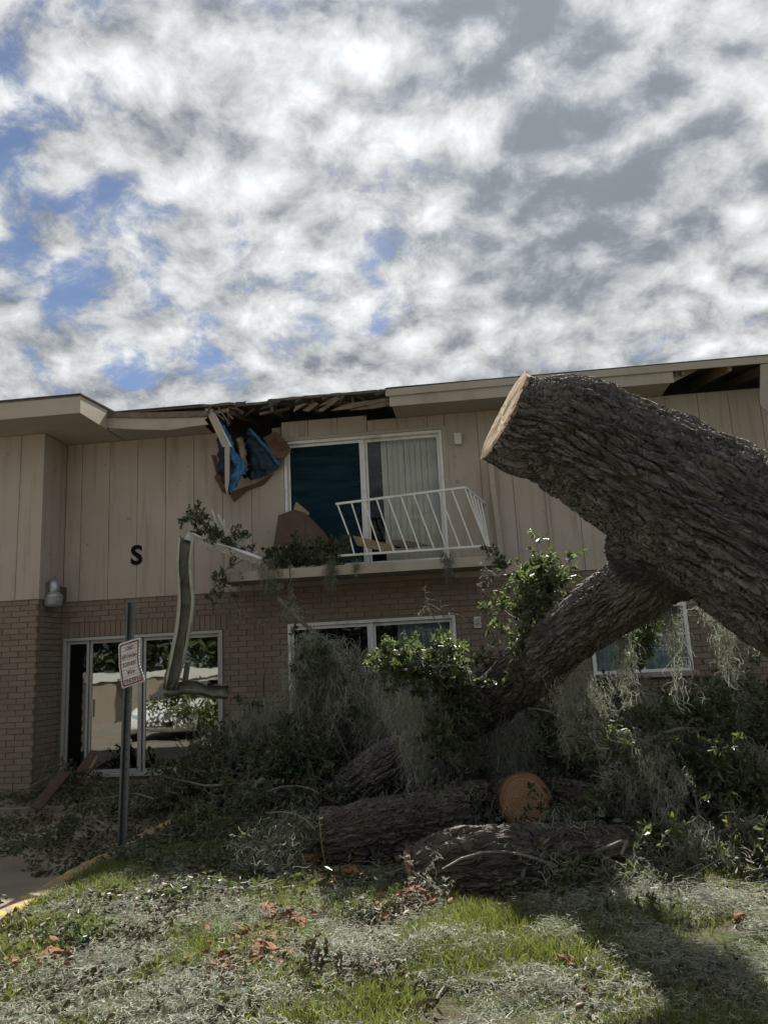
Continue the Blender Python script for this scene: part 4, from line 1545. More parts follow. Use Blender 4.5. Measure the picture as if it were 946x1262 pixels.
# litter on the car park and by the door, thinner and in drifts
n = 17000
Q = np.stack([rng.uniform(-7.2, -3.0, n), rng.uniform(-5.6, -0.1, n), np.zeros(n)], -1)
dn = fbm(Q * np.array([1.1, 1.8, 1]) + 31, 4, 19) + 0.15 * np.clip((Q[:, 1] + 2.9) / 1.6, -0.4, 1) + 0.09 * np.clip((Q[:, 0] + 4.2), 0, 1)
Q = Q[(dn > 0.585) & ((np.abs(Q[:, 0] + 3.26) > 0.11) | (rng.uniform(size=len(Q)) < 0.3))]
Q[:, 2] = np.where(Q[:, 0] > -3.37, 0.005, np.where(Q[:, 1] > -1.52, -0.025, -0.085)) + rng.uniform(0, 1, len(Q)) ** 3 * 0.10
dd = rng.normal(size=Q.shape) * np.array([1, 1, 0.3])
h2 = len(Q) // 2
add('foliage', [leaves(Q[h2:], dd[h2:], 0.06 * rng.uniform(0.5, 1.2, len(Q) - h2))], 'leaf', root)
add('dry_foliage', [leaves(Q[:h2], dd[:h2], 0.06 * rng.uniform(0.5, 1.2, h2), 0.3, 0.45, 0.3)], 'leaf_dry', root)
i = rng.integers(0, len(P), 900)
j = rng.integers(0, len(Q), 350)
s = np.vstack([P[i], Q[j]])
tw = walk(s, rng.normal(size=s.shape) * np.array([1, 1, 0.12]), rng.uniform(0.1, 0.4, len(s)), 5, 0.3, 0.0)
tw[:, :, 2] = np.clip(tw[:, :, 2], s[:, None, 2], s[:, None, 2] + 0.06)
add('twigs', [tubes(tw, np.full(len(s), 0.004), np.full(len(s), 0.002), 3)], 'twig', root)


def ground_moss(cx, cy, rad, n, height, k=9):
    a = rng.uniform(0, 2 * math.pi, n)
    r = rad * np.sqrt(rng.uniform(0, 1, n))
    s = np.stack([cx + r * np.cos(a) * 1.25, cy + r * np.sin(a) * 0.8, np.zeros(n)], -1)
    p = walk(s, rng.normal(size=s.shape) * np.array([1, 1, 0.2]), rng.uniform(0.06, 0.20, n), k, 1.0, 0.0, 0.3)
    top = height * np.clip(1 - (r / rad) ** 2, 0.1, 1) * rng.uniform(0, 1, n)
    rel = p[:, :, 2]
    p[:, :, 2] = lawn_height(p[:, :, 0].ravel(), p[:, :, 1].ravel()).reshape(n, k) + 0.012 + top[:, None] + np.clip(rel, -0.02, 0.03) * 0.6 + 0.01
    return p


# --- grass
def blades(P, hgt, wid):
    n = len(P)
    a = rng.uniform(0, 2 * math.pi, n)
    side = np.stack([np.cos(a), np.sin(a), np.zeros(n)], -1)
    lean = rng.normal(size=(n, 3)) * np.array([0.38, 0.38, 0]) + np.array([0.05, -0.08, 0])
    up = np.array([0, 0, 1.0])
    h_ = hgt[:, None]
    m1 = P + h_ * (up * 0.55 + lean * 0.35)
    m2 = P + h_ * (up * 0.9 + lean * 1.0)
    w_ = wid[:, None]
    V = np.stack([P - side * w_ / 2, P + side * w_ / 2, m1 + side * w_ * 0.42, m1 - side * w_ * 0.42, m2 + side * w_ * 0.08, m2 - side * w_ * 0.08], 1).reshape(-1, 3)
    b = np.arange(n)[:, None] * 6
    F = np.concatenate([b + np.array([[0, 1, 2, 3]]), b + np.array([[3, 2, 4, 5]])], 0)
    return V, F


n = 270000
x = rng.uniform(-3.15, 3.9, n)
y = -8.0 + 4.2 * rng.uniform(0, 1, n) ** 1.25
gm = fbm(np.stack([x * 1.5, y * 2.1, np.zeros(n)], -1), 4, 3)
gm = gm - 0.10 * np.clip((y + 5.6) / 0.8, 0, 1.4)
keep = rng.uniform(size=n) < np.clip((gm - 0.40) / 0.10, 0.05, 1.0)
x, y, gm = x[keep], y[keep], gm[keep]
P = np.stack([x, y, lawn_height(x, y) - 0.004], -1)
g = add('grass', [blades(P, rng.uniform(0.035, 0.11, len(x)) * np.clip(0.6 + (gm - 0.38) * 2.5, 0.5, 1.3), rng.uniform(0.003, 0.0062, len(x)))], 'grass')
tag(g, 'patchy green lawn grass in the foreground', 'grass', kind='stuff')

# moss and bleached debris strewn over the lawn
paths = []
for k in range(650):
    cx, cy = rng.uniform(-3.1, 3.6), -7.9 + 3.0 * rng.uniform()
    v = fbm(np.array([[cx * 1.3 + 9, cy * 1.9, 0.0]]), 3, 44)[0]
    if v < 0.475 and rng.uniform() > 0.12:
        continue
    rad = rng.uniform(0.07, 0.24)
    paths.append(ground_moss(cx, cy, rad, int(2600 * rad * rad + 40), rng.uniform(0.02, 0.10)))
for k in range(70):
    cx, cy = rng.uniform(-2.9, 0.2), rng.uniform(-5.2, -2.6)
    rad = rng.uniform(0.1, 0.3)
    paths.append(ground_moss(cx, cy, rad, int(1500 * rad * rad + 20), rng.uniform(0.04, 0.12)))
# the thicker wads one can see
for px, py, rad, num, hh in ((820, 1190, 0.28, 420, 0.16), (760, 1150, 0.25, 260, 0.10), (880, 1200, 0.25, 320, 0.12), (430, 1185, 0.30, 320, 0.10), (640, 1215, 0.25, 220, 0.08),
                             (60, 1205, 0.3, 260, 0.07), (560, 1175, 0.3, 320, 0.12), (300, 1130, 0.35, 330, 0.08), (860, 1120, 0.25, 220, 0.12), (220, 1235, 0.3, 260, 0.08), (690, 1160, 0.2, 200, 0.10)):
    c = atz(px, py)
    paths.append(ground_moss(c[0], c[1], rad, int(num * 2.2), hh * 1.2))
paths = np.concatenate(paths, 0)
gmo = add('ground_moss', [ribbons(paths, 0.0026 * rng.uniform(.6, 1.6, len(paths)))], 'moss')
tag(gmo, 'pale Spanish moss and dry fibres strewn over the lawn', 'moss', kind='stuff')
n = 13000
P = np.stack([rng.uniform(-3.1, 2.6, n), rng.uniform(-7.9, -4.9, n), np.zeros(n)], -1)
P = P[fbm(P * 1.6 + 21, 4, 29) > 0.47]
P[:, 2] = lawn_height(P[:, 0], P[:, 1]) + rng.uniform(0.015, 0.06, len(P))
ll = add('lawn_leaves', [leaves(P, rng.normal(size=P.shape) * np.array([1, 1, 0.4]), 0.05 * rng.uniform(0.5, 1.2, len(P)), 0.3, 0.45, 0.3)], 'leaf_dry')
tag(ll, 'scattered dry oak leaves lying on the lawn', 'leaves', kind='stuff')

# --- branches one can tell apart
branch('glossy green oak branch sprouting up beside the leaning limb', [(625, 850, -3.95), (640, 800, -4.1), (655, 755, -4.15), (672, 712, -4.15)], 0.028, 34, 0.42, 7, 0.2, 13, 0.06, 'leaf', 90, 0.25, 0.2)
branch('bright leafy oak branch in front of the lower sliding door', [(620, 880, -3.6), (585, 850, -3.95), (540, 825, -4.05), (500, 815, -4.05)], 0.026, 38, 0.40, 7, 0.2, 13, 0.06, 'leaf', 160, 0.3, 0.05)
branch('leafy oak spray hanging below the bright branch, beside moss', [(560, 850, -4.0), (550, 875, -4.05), (555, 895, -4.05), (565, 910, -4.0)], 0.016, 12, 0.30, 6, 0.18, 12, 0.058, 'leaf', 120, 0.4, -0.2)
branch('upright thin twig with dry leaves left of the green branch', [(600, 810, -3.5), (597, 770, -3.45), (593, 730, -3.45), (598, 695, -3.45)], 0.009, 7, 0.25, 3, 0.12, 2, 0.05, 'leaf_dry', 30, 0.2, 0.3)
branch('bare pale twigs rising before the lower sliding door', [(560, 810, -3.7), (548, 780, -3.65), (530, 755, -3.6), (522, 742, -3.6)], 0.008, 6, 0.3, 3, 0.12, 0, 0.05, 'leaf_dry', 40, 0.15, 0.3)
branch('small green leafy spray in front of the right window', [(752, 815, -3.9), (765, 800, -4.0), (785, 785, -4.05), (800, 778, -4.05)], 0.010, 13, 0.22, 6, 0.14, 13, 0.055, 'leaf', 50, 0.25, 0.1)
branch('thin pale twigs with moss tufts hanging below the trunk at right', [(852, 736, -5.35), (880, 752, -5.25), (912, 772, -5.2), (950, 796, -5.2)], 0.011, 6, 0.28, 2, 0.14, 1, 0.05, 'leaf_dry', 220, 0.28, 0.0)
branch('mossy pale branch drooping right of the leaning limb', [(705, 832, -4.5), (730, 870, -4.55), (765, 920, -4.6), (800, 975, -4.65)], 0.014, 14, 0.35, 4, 0.2, 4, 0.052, 'leaf', 900, 0.35, 0.0)
branch('drooping green oak branch under the trunk, above the slim limb', [(880, 900, -4.0), (830, 900, -4.3), (780, 925, -4.5), (745, 950, -4.6)], 0.02, 16, 0.4, 6, 0.22, 10, 0.055, 'leaf', 420, 0.35, -0.05)
branch('leafy dark branch lying on the heap below the right window', [(905, 880, -2.6), (860, 868, -2.7), (810, 858, -2.7), (760, 850, -2.7)], 0.022, 16, 0.4, 6, 0.22, 10, 0.06, 'leaf', 300, 0.35, 0.15)
branch('leafy branch leaning against the brick at the right edge', [(960, 900, -2.2), (935, 870, -2.2), (920, 845, -2.1), (905, 825, -2.1)], 0.016, 10, 0.35, 5, 0.2, 9, 0.06, 'leaf', 160, 0.3, 0.15)
branch('mossy leafy bough sprawling over the lawn edge at right', [(960, 1010, -4.9), (905, 1020, -5.0), (860, 1040, -5.05), (820, 1075, -5.1)], 0.022, 18, 0.42, 5, 0.22, 9, 0.055, 'leaf', 1200, 0.35, 0.1)
branch('long pale stripped branch lying across the leaves at right', [(965, 1066, -5.35), (905, 1078, -5.38), (840, 1088, -5.4), (745, 1082, -5.35)], 0.015, 8, 0.3, 3, 0.14, 2, 0.05, 'leaf', 60, 0.2, 0.15)
branch('dark broken limb draped with moss before the lower door', [(343, 738, -1.25), (362, 758, -1.4), (395, 785, -1.6), (440, 815, -1.8), (490, 850, -2.0)], 0.035, 14, 0.4, 4, 0.2, 4, 0.055, 'leaf_dry', 500, 0.4, 0.0, bark='bark_dark')
branch('thin bare twig spanning the brick left of the lower door', [(262, 742, -0.55), (290, 752, -0.6), (320, 764, -0.75), (352, 766, -1.0)], 0.007, 7, 0.25, 3, 0.12, 0, 0.05, 'leaf_dry', 60, 0.25, -0.1)
branch('small leafy sprig against the brick beside the left glass door', [(330, 900, -0.9), (318, 880, -0.8), (308, 870, -0.75), (298, 862, -0.7)], 0.008, 7, 0.2, 4, 0.12, 9, 0.055, 'leaf', 20, 0.2, 0.1)
branch('leafy oak branch snagged on the broken left end of the balcony', [(312, 692, -0.6), (285, 668, -0.75), (258, 648, -0.85), (226, 632, -0.9)], 0.012, 20, 0.34, 6, 0.16, 11, 0.058, 'leaf', 50, 0.2, 0.05)
branch('leaf spray dangling from the balcony left corner', [(300, 690, -0.75), (282, 700, -0.8), (270, 712, -0.82), (272, 730, -0.82)], 0.009, 8, 0.24, 4, 0.14, 9, 0.058, 'leaf', 40, 0.25, -0.2)
branch('leafy branch heaped along the balcony floor', [(305, 690, -0.45), (345, 686, -0.5), (385, 683, -0.55), (428, 680, -0.55)], 0.016, 32, 0.30, 7, 0.16, 11, 0.058, 'leaf', 900, 0.35, 0.15, mossmat='moss_dark')
branch('leafy oak sprig caught on the right end of the balcony', [(598, 690, -0.72), (608, 684, -0.74), (615, 690, -0.74), (622, 706, -0.74)], 0.008, 8, 0.16, 4, 0.12, 9, 0.055, 'leaf', 60, 0.25, 0.0)
branch('thin dark stems hanging below the balcony edge', [(357, 700, -0.74), (358, 720, -0.74), (361, 740, -0.76), (372, 757, -0.8)], 0.010, 5, 0.2, 2, 0.1, 1, 0.05, 'leaf_dry', 60, 0.3, -0.2, bark='bark_dark')
branch('leafy broken branch lying by the glass door sill', [(262, 965, -1.9), (240, 945, -1.7), (262, 925, -1.5), (285, 905, -1.4)], 0.018, 14, 0.35, 5, 0.2, 9, 0.058, 'leaf', 250, 0.3, 0.1)
branch('dark leafy branch piled at the brick corner under the lamp', [(20, 985, -0.85), (45, 965, -0.9), (80, 955, -0.8), (110, 962, -0.8)], 0.013, 12, 0.3, 5, 0.18, 9, 0.058, 'leaf', 30, 0.2, 0.1)
branch('twiggy branch lying on the car park beyond the kerb', [(0, 1042, -4.2), (20, 1035, -4.1), (45, 1050, -4.35), (60, 1058, -4.4)], 0.008, 8, 0.25, 4, 0.14, 7, 0.055, 'leaf', 20, 0.15, 0.0)
branch('curved pale twig leaning on the thickest log', [(552, 1125, -5.85), (545, 1105, -5.75), (525, 1085, -5.65), (505, 1072, -5.6)], 0.007, 7, 0.16, 3, 0.08, 5, 0.035, 'moss', 80, 0.12, 0.2)
branch('white forked twig standing in the grass below the logs', [(694, 1145, -6.15), (690, 1128, -6.1), (672, 1118, -6.05), (645, 1128, -6.15)], 0.006, 5, 0.2, 2, 0.1, 0, 0.04, 'leaf_dry', 10, 0.1, 0.5)
branch('forked white twig rising at centre right of the lawn', [(689, 1143, -6.15), (692, 1128, -6.12), (700, 1112, -6.1), (706, 1098, -6.05)], 0.006, 5, 0.16, 2, 0.1, 0, 0.04, 'leaf_dry', 10, 0.1, 0.3)
branch('bent grey twig lying on grass near bottom centre', [(537, 1232, -7.12), (548, 1215, -7.0), (565, 1200, -6.85), (600, 1196, -6.82)], 0.007, 4, 0.2, 2, 0.08, 0, 0.04, 'leaf_dry', 20, 0.08, 0.1)
branch('long arched twig lying over moss at lower right', [(765, 1196, -6.85), (800, 1190, -6.78), (830, 1172, -6.6), (850, 1160, -6.5)], 0.006, 5, 0.2, 2, 0.08, 0, 0.04, 'leaf_dry', 30, 0.08, 0.1)
branch('grey forked twig lying at the lower right corner', [(850, 1245, -7.3), (880, 1228, -7.15), (910, 1218, -7.05), (930, 1205, -6.95)], 0.008, 5, 0.2, 2, 0.08, 0, 0.04, 'leaf_dry', 40, 0.08, 0.1)
branch('broken grey stick lying at the bottom left', [(112, 1258, -7.3), (135, 1250, -7.22), (150, 1246, -7.2), (172, 1248, -7.22)], 0.009, 3, 0.14, 0, 0.08, 0, 0.04, 'leaf_dry', 0, 0.08, 0.0)


branch('leafy green branch on top of the right heap, mid slope', [(850, 960, -3.9), (830, 930, -4.0), (845, 900, -4.0), (870, 880, -3.9)], 0.02, 20, 0.38, 6, 0.2, 12, 0.064, 'leaf', 120, 0.3, 0.15)
branch('dense leafy spray low at the right picture edge', [(960, 985, -4.4), (930, 965, -4.5), (905, 950, -4.5), (885, 945, -4.5)], 0.018, 18, 0.34, 6, 0.2, 12, 0.064, 'leaf', 120, 0.3, 0.1)
branch('leafy dark branch on the left heap below the moss curtain', [(300, 985, -2.5), (330, 950, -2.4), (365, 930, -2.4), (400, 935, -2.4)], 0.016, 18, 0.34, 6, 0.2, 11, 0.064, 'leaf', 100, 0.3, 0.15)

branch('dusty leafy spray poking out of the moss curtain, upper side', [(400, 850, -1.9), (395, 825, -2.0), (380, 805, -2.0), (365, 795, -1.95)], 0.012, 12, 0.28, 5, 0.16, 9, 0.06, 'leaf', 120, 0.4, 0.0)
branch('leafy twigs hanging in the middle of the moss curtain', [(430, 830, -2.1), (425, 860, -2.2), (410, 890, -2.25), (405, 920, -2.25)], 0.012, 14, 0.28, 5, 0.16, 9, 0.06, 'leaf', 160, 0.4, -0.1)
branch('leafy branch lying on the ground right of the signpost', [(175, 1035, -3.7), (205, 1025, -3.5), (240, 1030, -3.6), (270, 1045, -3.9)], 0.012, 16, 0.32, 5, 0.18, 9, 0.06, 'leaf', 150, 0.15, 0.1)
branch('small leafy branch on the pavement left of the signpost', [(135, 1020, -3.4), (115, 1010, -3.2), (95, 1015, -3.3), (70, 1020, -3.4)], 0.010, 12, 0.3, 5, 0.16, 8, 0.058, 'leaf', 60, 0.12, 0.05)
branch('twiggy leafy branch before the glass door on the pavement', [(190, 985, -2.5), (165, 978, -2.35), (140, 982, -2.45), (115, 985, -2.5)], 0.012, 14, 0.32, 5, 0.18, 8, 0.06, 'leaf', 60, 0.12, 0.08)
branch('leafy branch fallen over the kerb below the signpost', [(115, 1082, -4.9), (140, 1072, -4.7), (170, 1070, -4.65), (205, 1075, -4.75)], 0.010, 14, 0.28, 5, 0.16, 8, 0.058, 'leaf', 120, 0.12, 0.08)
branch('grey twiggy branch lying in shade left of the sawn log', [(290, 1075, -4.75), (320, 1060, -4.45), (350, 1050, -4.25), (375, 1045, -4.15)], 0.010, 14, 0.3, 4, 0.16, 5, 0.056, 'leaf', 160, 0.12, 0.1)
branch('leafy twigs lying on the lawn at the far left edge', [(10, 1165, -6.35), (40, 1155, -6.25), (75, 1158, -6.3), (105, 1165, -6.4)], 0.008, 12, 0.22, 4, 0.12, 7, 0.05, 'leaf', 80, 0.1, 0.05)
branch('leafy twigs lying among moss at bottom centre', [(330, 1225, -7.05), (365, 1215, -6.95), (400, 1212, -6.95), (430, 1218, -7.0)], 0.007, 12, 0.2, 4, 0.12, 6, 0.046, 'leaf_dry', 80, 0.1, 0.05)
branch('leafy twigs tangled in moss under the forked white twig', [(740, 1140, -6.1), (770, 1135, -6.05), (800, 1140, -6.1), (830, 1150, -6.25)], 0.007, 12, 0.22, 4, 0.12, 6, 0.046, 'leaf', 200, 0.1, 0.08)

# --- hanging moss
def festoon(label, pts, n, length, width=0.07, mat='moss', wd=0.0042):
    """beards of moss: many narrow tufts of mostly vertical, slightly curly strands"""
    P = catmull([at(*p) for p in pts], 12) if len(pts) > 1 else np.repeat(np.array([at(*pts[0])]), 2, 0)
    nc = max(3, n // 75)
    c, _ = on_path(P[None], nc, 0.0, 1.0)
    c = c + rng.normal(size=c.shape) * np.array([width, width, 0.03]) * (1.0 if nc > 4 else 0.2)
    Lc = length * rng.uniform(0.3, 1.1, nc)
    i = rng.integers(0, nc, n)
    tt = rng.uniform(0, 0.85, n) ** 0.8
    taper = (0.022 + 0.022 * (1 - tt))[:, None]
    s = c[i] + rng.normal(size=(n, 3)) * taper * np.array([1, 1, 0.5])
    s[:, 2] -= tt * Lc[i]
    # tufts sway a little on their way down
    s[:, 0] += 0.05 * np.sin(tt * 5 + i) * Lc[i]
    pm = hang_moss(s, Lc[i] * rng.uniform(0.10, 0.34, n) + 0.04, 11, 0.34, 0.95)
    pm[:, :, 2] = np.maximum(pm[:, :, 2], 0.015)
    o = add('hanging_moss', [ribbons(pm, wd * rng.uniform(.6, 1.3, n))], mat)
    tag(o, label, 'moss', 'drapes of Spanish moss')
    return o


festoon('wide grey moss curtain hanging in front of the lower sliding door', [(362, 782, -1.55), (385, 778, -1.7), (420, 785, -1.75), (450, 812, -1.9)], 5200, 1.6, 0.10, 'moss', 0.0052)
festoon('moss drape left of the moss curtain, low over the brush heap', [(290, 880, -1.55), (320, 865, -1.6), (350, 850, -1.6)], 2000, 0.85, 0.13)
festoon('moss drape hanging from the middle of the leaning limb', [(490, 850, -2.6), (515, 850, -3.3), (535, 880, -3.5)], 1800, 1.0, 0.07)
festoon('long moss beard below the bright leafy branch', [(488, 850, -3.2), (500, 845, -3.6), (515, 850, -3.9)], 900, 0.9, 0.06)
festoon('moss drape over the heap between leaning limb and lower door', [(440, 820, -2.0), (470, 835, -2.1), (500, 860, -2.3)], 2400, 1.1, 0.09)
festoon('long moss drape behind the round orange cut end', [(560, 900, -2.9), (600, 880, -3.1), (625, 870, -3.3)], 1800, 0.9, 0.09)
festoon('moss drape on the right heap below the right window', [(790, 850, -3.6), (830, 858, -3.6), (870, 870, -3.6)], 2000, 0.8, 0.10)
festoon('moss drape low on the right heap at the picture edge', [(890, 900, -3.9), (925, 910, -4.0), (955, 925, -4.0)], 1800, 0.8, 0.10)
festoon('white moss strand hanging across the middle of the right window', [(818, 748, -5.4), (826, 744, -5.4)], 330, 0.62, 0.028)
festoon('white moss strand hanging at the left of the right window', [(760, 778, -4.95), (766, 775, -4.95)], 300, 0.60, 0.03)
festoon('moss tuft hanging from the twigs against the brick at right', [(886, 752, -5.15), (893, 756, -5.15)], 300, 0.48, 0.035)
festoon('moss clump clinging to the underside of the leaning limb', [(690, 838, -4.3), (715, 822, -4.5), (735, 815, -4.6)], 900, 0.65, 0.09)
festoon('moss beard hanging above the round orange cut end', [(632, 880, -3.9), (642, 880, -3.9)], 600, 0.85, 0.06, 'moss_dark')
festoon('moss drape spilling down the right heap under the trunk', [(770, 900, -4.6), (800, 920, -4.7), (815, 955, -4.8)], 1300, 0.6, 0.10)
festoon('moss tuft over the bough at the right lawn edge', [(850, 1015, -5.1), (870, 1020, -5.15), (885, 1050, -5.2)], 900, 0.5, 0.07)
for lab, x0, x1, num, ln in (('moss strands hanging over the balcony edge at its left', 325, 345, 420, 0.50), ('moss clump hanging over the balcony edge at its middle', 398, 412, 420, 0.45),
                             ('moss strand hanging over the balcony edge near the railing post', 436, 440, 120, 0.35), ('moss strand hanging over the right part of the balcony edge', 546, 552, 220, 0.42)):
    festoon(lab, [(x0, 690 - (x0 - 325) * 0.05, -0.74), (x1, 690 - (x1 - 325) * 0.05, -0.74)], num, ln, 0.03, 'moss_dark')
print('vegetation triangles', TRI[0])

# ------------------------------------------------------------------ parking sign
SG = thing('parking_sign', 'bent white parking sign mounted upside down on a steel post by the kerb', 'sign', (-3.2, -4.0, 0.0))
base, topp = np.array([-3.235, -4.0, -0.1]), np.array(at(161.5, 742, -4.0))
ax = (topp - base) / np.linalg.norm(topp - base)
prof = [(-.044, .0), (-.044, -.006), (-.026, -.006), (-.018, .03), (.018, .03), (.026, -.006), (.044, -.006), (.044, .0), (.030, .0), (.021, .036), (-.021, .036), (-.030, .0)]
mb = MB()
xs_ = np.array([1.0, 0, 0]); xs_ = xs_ - ax * (xs_ @ ax); xs_ /= np.linalg.norm(xs_)
ysd = np.cross(ax, xs_)
mb.prism([base + xs_ * u + ysd * v for u, v in prof], topp - base)
post = mb.build('post', 'post', SG)
mbh = MB()
for k in range(22):
    c = base + ax * (0.35 + k * 0.085) + ysd * 0.0292
    if c[2] > topp[2] - 0.03:
        break
    mbh.lathe([(0.0, 0.0), (0.006, 0.0)], 8)
    for q in range(len(mbh.v) - 16, len(mbh.v)):
        v = mbh.v[q]
        mbh.v[q] = tuple(c + xs_ * v[0] + ax * v[1])
tag(mbh.build('punch_holes', 'black_letter', post), kind='stuff')
SPX = 946 / 946.0


def sign_at(u, v, off=0.0):
    """u 0..1 left to right, v 0..1 top to bottom on the bent plate"""
    L = np.array([np.interp(v, [0, .5, 1], [146.0, 146.6, 150.2]), np.interp(v, [0, .5, 1], [794.0, 821.0, 849.5])])
    bx = np.interp(v, [0, .35, .58, 1], [172.9, 171.8, 171.9, 179.5])
    by = np.interp(v, [0, .35, .58, 1], [785.2, 805.0, 817.5, 839.5])
    p = L * (1 - u) + np.array([bx, by]) * u
    return np.array(at(p[0], p[1], -4.03 - 0.10 * u - 0.05 * max(0, v - 0.55) * u - 0.012 * math.sin(u * 3.1) - off))


def rounded(n=6, r=0.09, inset=0.0):
    pts = []
    ax_, ay_ = r, r * 0.6
    for cx, cy, a0 in ((1 - ax_ - inset, ay_ + inset * .65, -90), (1 - ax_ - inset, 1 - ay_ - inset * .65, 0), (ax_ + inset, 1 - ay_ - inset * .65, 90), (ax_ + inset, ay_ + inset * .65, 180)):
        for k in range(n + 1):
            a = math.radians(a0 + 90 * k / n)
            pts.append((cx + ax_ * math.cos(a), cy + ay_ * math.sin(a)))
    return pts


# plate as a bent grid
def plate(off, inset):
    mb = MB()
    nu, nv = 10, 14
    r = 0.07
    P_ = {}
    for i in range(nu + 1):
        for j in range(nv + 1):
            u, v = i / nu, j / nv
            # pull corners round
            du, dv = max(abs(u - .5) - (.5 - r), 0), max(abs(v - .5) - (.5 - r * .65), 0)
            d = math.hypot(du / r, dv / (r * .65))
            if d > 1:
                u = .5 + math.copysign((.5 - r) + du / d, u - .5)
                v = .5 + math.copysign((.5 - r * .65) + dv / d, v - .5)
            P_[i, j] = (inset + u * (1 - 2 * inset), inset * .65 + v * (1 - 1.3 * inset))
    for i in range(nu):
        for j in range(nv):
            mb.poly([sign_at(*P_[a], off) for a in ((i, j), (i, j + 1), (i + 1, j + 1), (i + 1, j))])
    return mb


sp = plate(0.0, 0.0).build('sign_plate', 'sign_white', SG, smooth=True)
sd = sp.modifiers.new('thick', 'SOLIDIFY')
sd.thickness = 0.003
sd.offset = 1.0 if False else -1.0
# border line
mb = MB()
o1, o2 = rounded(6, 0.08, 0.055), rounded(6, 0.07, 0.10)
dense = []
for q1, q2, q3, q4 in zip(o1, o2, o1[1:] + o1[:1], o2[1:] + o2[:1]):
    for k in range(6):
        t0, t1 = k / 6, (k + 1) / 6
        f_ = lambda a, b, t: (a[0] * (1 - t) + b[0] * t, a[1] * (1 - t) + b[1] * t)
        mb.poly([sign_at(*f_(q1, q3, t0), 0.004), sign_at(*f_(q2, q4, t0), 0.004), sign_at(*f_(q2, q4, t1), 0.004), sign_at(*f_(q1, q3, t1), 0.004)])
mb.build('border', 'sign_red', sp)
# lettering, upside down as the plate hangs
for k, wd in enumerate(('PARKING', 'FOR', 'SERVICE', 'VEHICLES', 'ONLY')):
    me = text_mesh(wd, 1.0, bold=0.012)
    co = np.empty(len(me.vertices) * 3, np.float32)
    me.vertices.foreach_get('co', co)
    co = co.reshape(-1, 3)
    wmax = co[:, 0].max() - co[:, 0].min()
    sx = {'PARKING': 0.72, 'FOR': 0.33, 'SERVICE': 0.64, 'VEHICLES': 0.72, 'ONLY': 0.40}[wd] / wmax
    sy = 0.118
    vc = 0.865 - k * 0.177
    out_ = np.array([sign_at(0.5 - x_ * sx, vc + y_ * sy, 0.0045) for x_, y_, _ in co])
    me.vertices.foreach_set('co', out_.astype(np.float32).ravel())
    me.update()
    link('lettering', me, 'sign_red', sp)
for v in (0.07, 0.93):
    c = sign_at(0.5, v, 0.008)
    MB().lathe([(0.0, 0.012), (0.008, 0.012), (0.008, 0.0)], 8, c - np.array([0, 0, .006])).build('bolt', 'galvanized', sp)


# ------------------------------------------------------------------ torn gutter, tarp, boards
def sheet(pl, pr, n, m, ywob, seed, name, mat, parent=None, thick=0.003):
    """wrinkled sheet spanned between two polylines"""
    A, B = catmull(pl, n), catmull(pr, n)
    rs = np.random.default_rng(seed)
    T = np.linspace(0, 1, m)
    V = A[:, None, :] * (1 - T)[None, :, None] + B[:, None, :] * T[None, :, None]
    q = V.reshape(-1, 3) * 15 + seed
    wob = (fbm(q, 3, seed) - 0.5) * 2 * ywob
    V = V.reshape(-1, 3) + np.stack([wob * 0.35, wob, wob * 0.15], -1)
    i, j = np.meshgrid(np.arange(n - 1), np.arange(m - 1), indexing='ij')
    F = np.stack([i * m + j, i * m + j + 1, (i + 1) * m + j + 1, (i + 1) * m + j], -1).reshape(-1, 4)
    o = np_mesh(name, V, F, mat, parent, True)
    s = o.modifiers.new('thick', 'SOLIDIFY')
    s.thickness = thick
    return o


def z2(x, y, Y):
    return at(200 + x / 4.3, 470 + y / 4.3, Y)


def channel(path, mat, name, parent, w_=0.085, d_=0.055, twist=(0, 0), wob=0.006, seed=1, face=(0, -1, 0)):
    """bent U-channel; its open side looks along face, turned by twist"""
    P = np.array(path)
    n = len(P)
    t = unit(np.gradient(P, axis=0))
    pr = [(-w_ * .84, d_ * .92), (-w_, d_), (-w_ * .93, -d_ * 0.2), (-w_ * .78, -d_), (0, -d_ * 1.05), (w_ * .8, -d_), (w_ * .9, 0), (w_ * .98, d_), (w_ * .82, d_ * 1.04)]
    rs = np.random.default_rng(seed)
    V = []
    for k in range(n):
        u0 = np.array(face, float)
        u0 = u0 - t[k] * (u0 @ t[k])
        u0 /= np.linalg.norm(u0)
        s0 = np.cross(t[k], u0)
        a = twist[0] + (twist[1] - twist[0]) * k / (n - 1)
        s = s0 * math.cos(a) + u0 * math.sin(a)
        u = -s0 * math.sin(a) + u0 * math.cos(a)
        sq = 1 - 0.45 * rs.uniform() * (k % 4 == 0)
        for x_, y_ in pr:
            V.append(P[k] + s * x_ * sq + u * y_ * (0.7 + 0.5 * rs.uniform()) + rs.normal(size=3) * wob)
    m = len(pr)
    i, j = np.meshgrid(np.arange(n - 1), np.arange(m - 1), indexing='ij')
    F = np.stack([i * m + j, i * m + j + 1, (i + 1) * m + j + 1, (i + 1) * m + j], -1).reshape(-1, 4)
    o = np_mesh(name, np.array(V), F, mat, parent, False)
    sdf = o.modifiers.new('thick', 'SOLIDIFY')
    sdf.thickness = 0.004
    return o


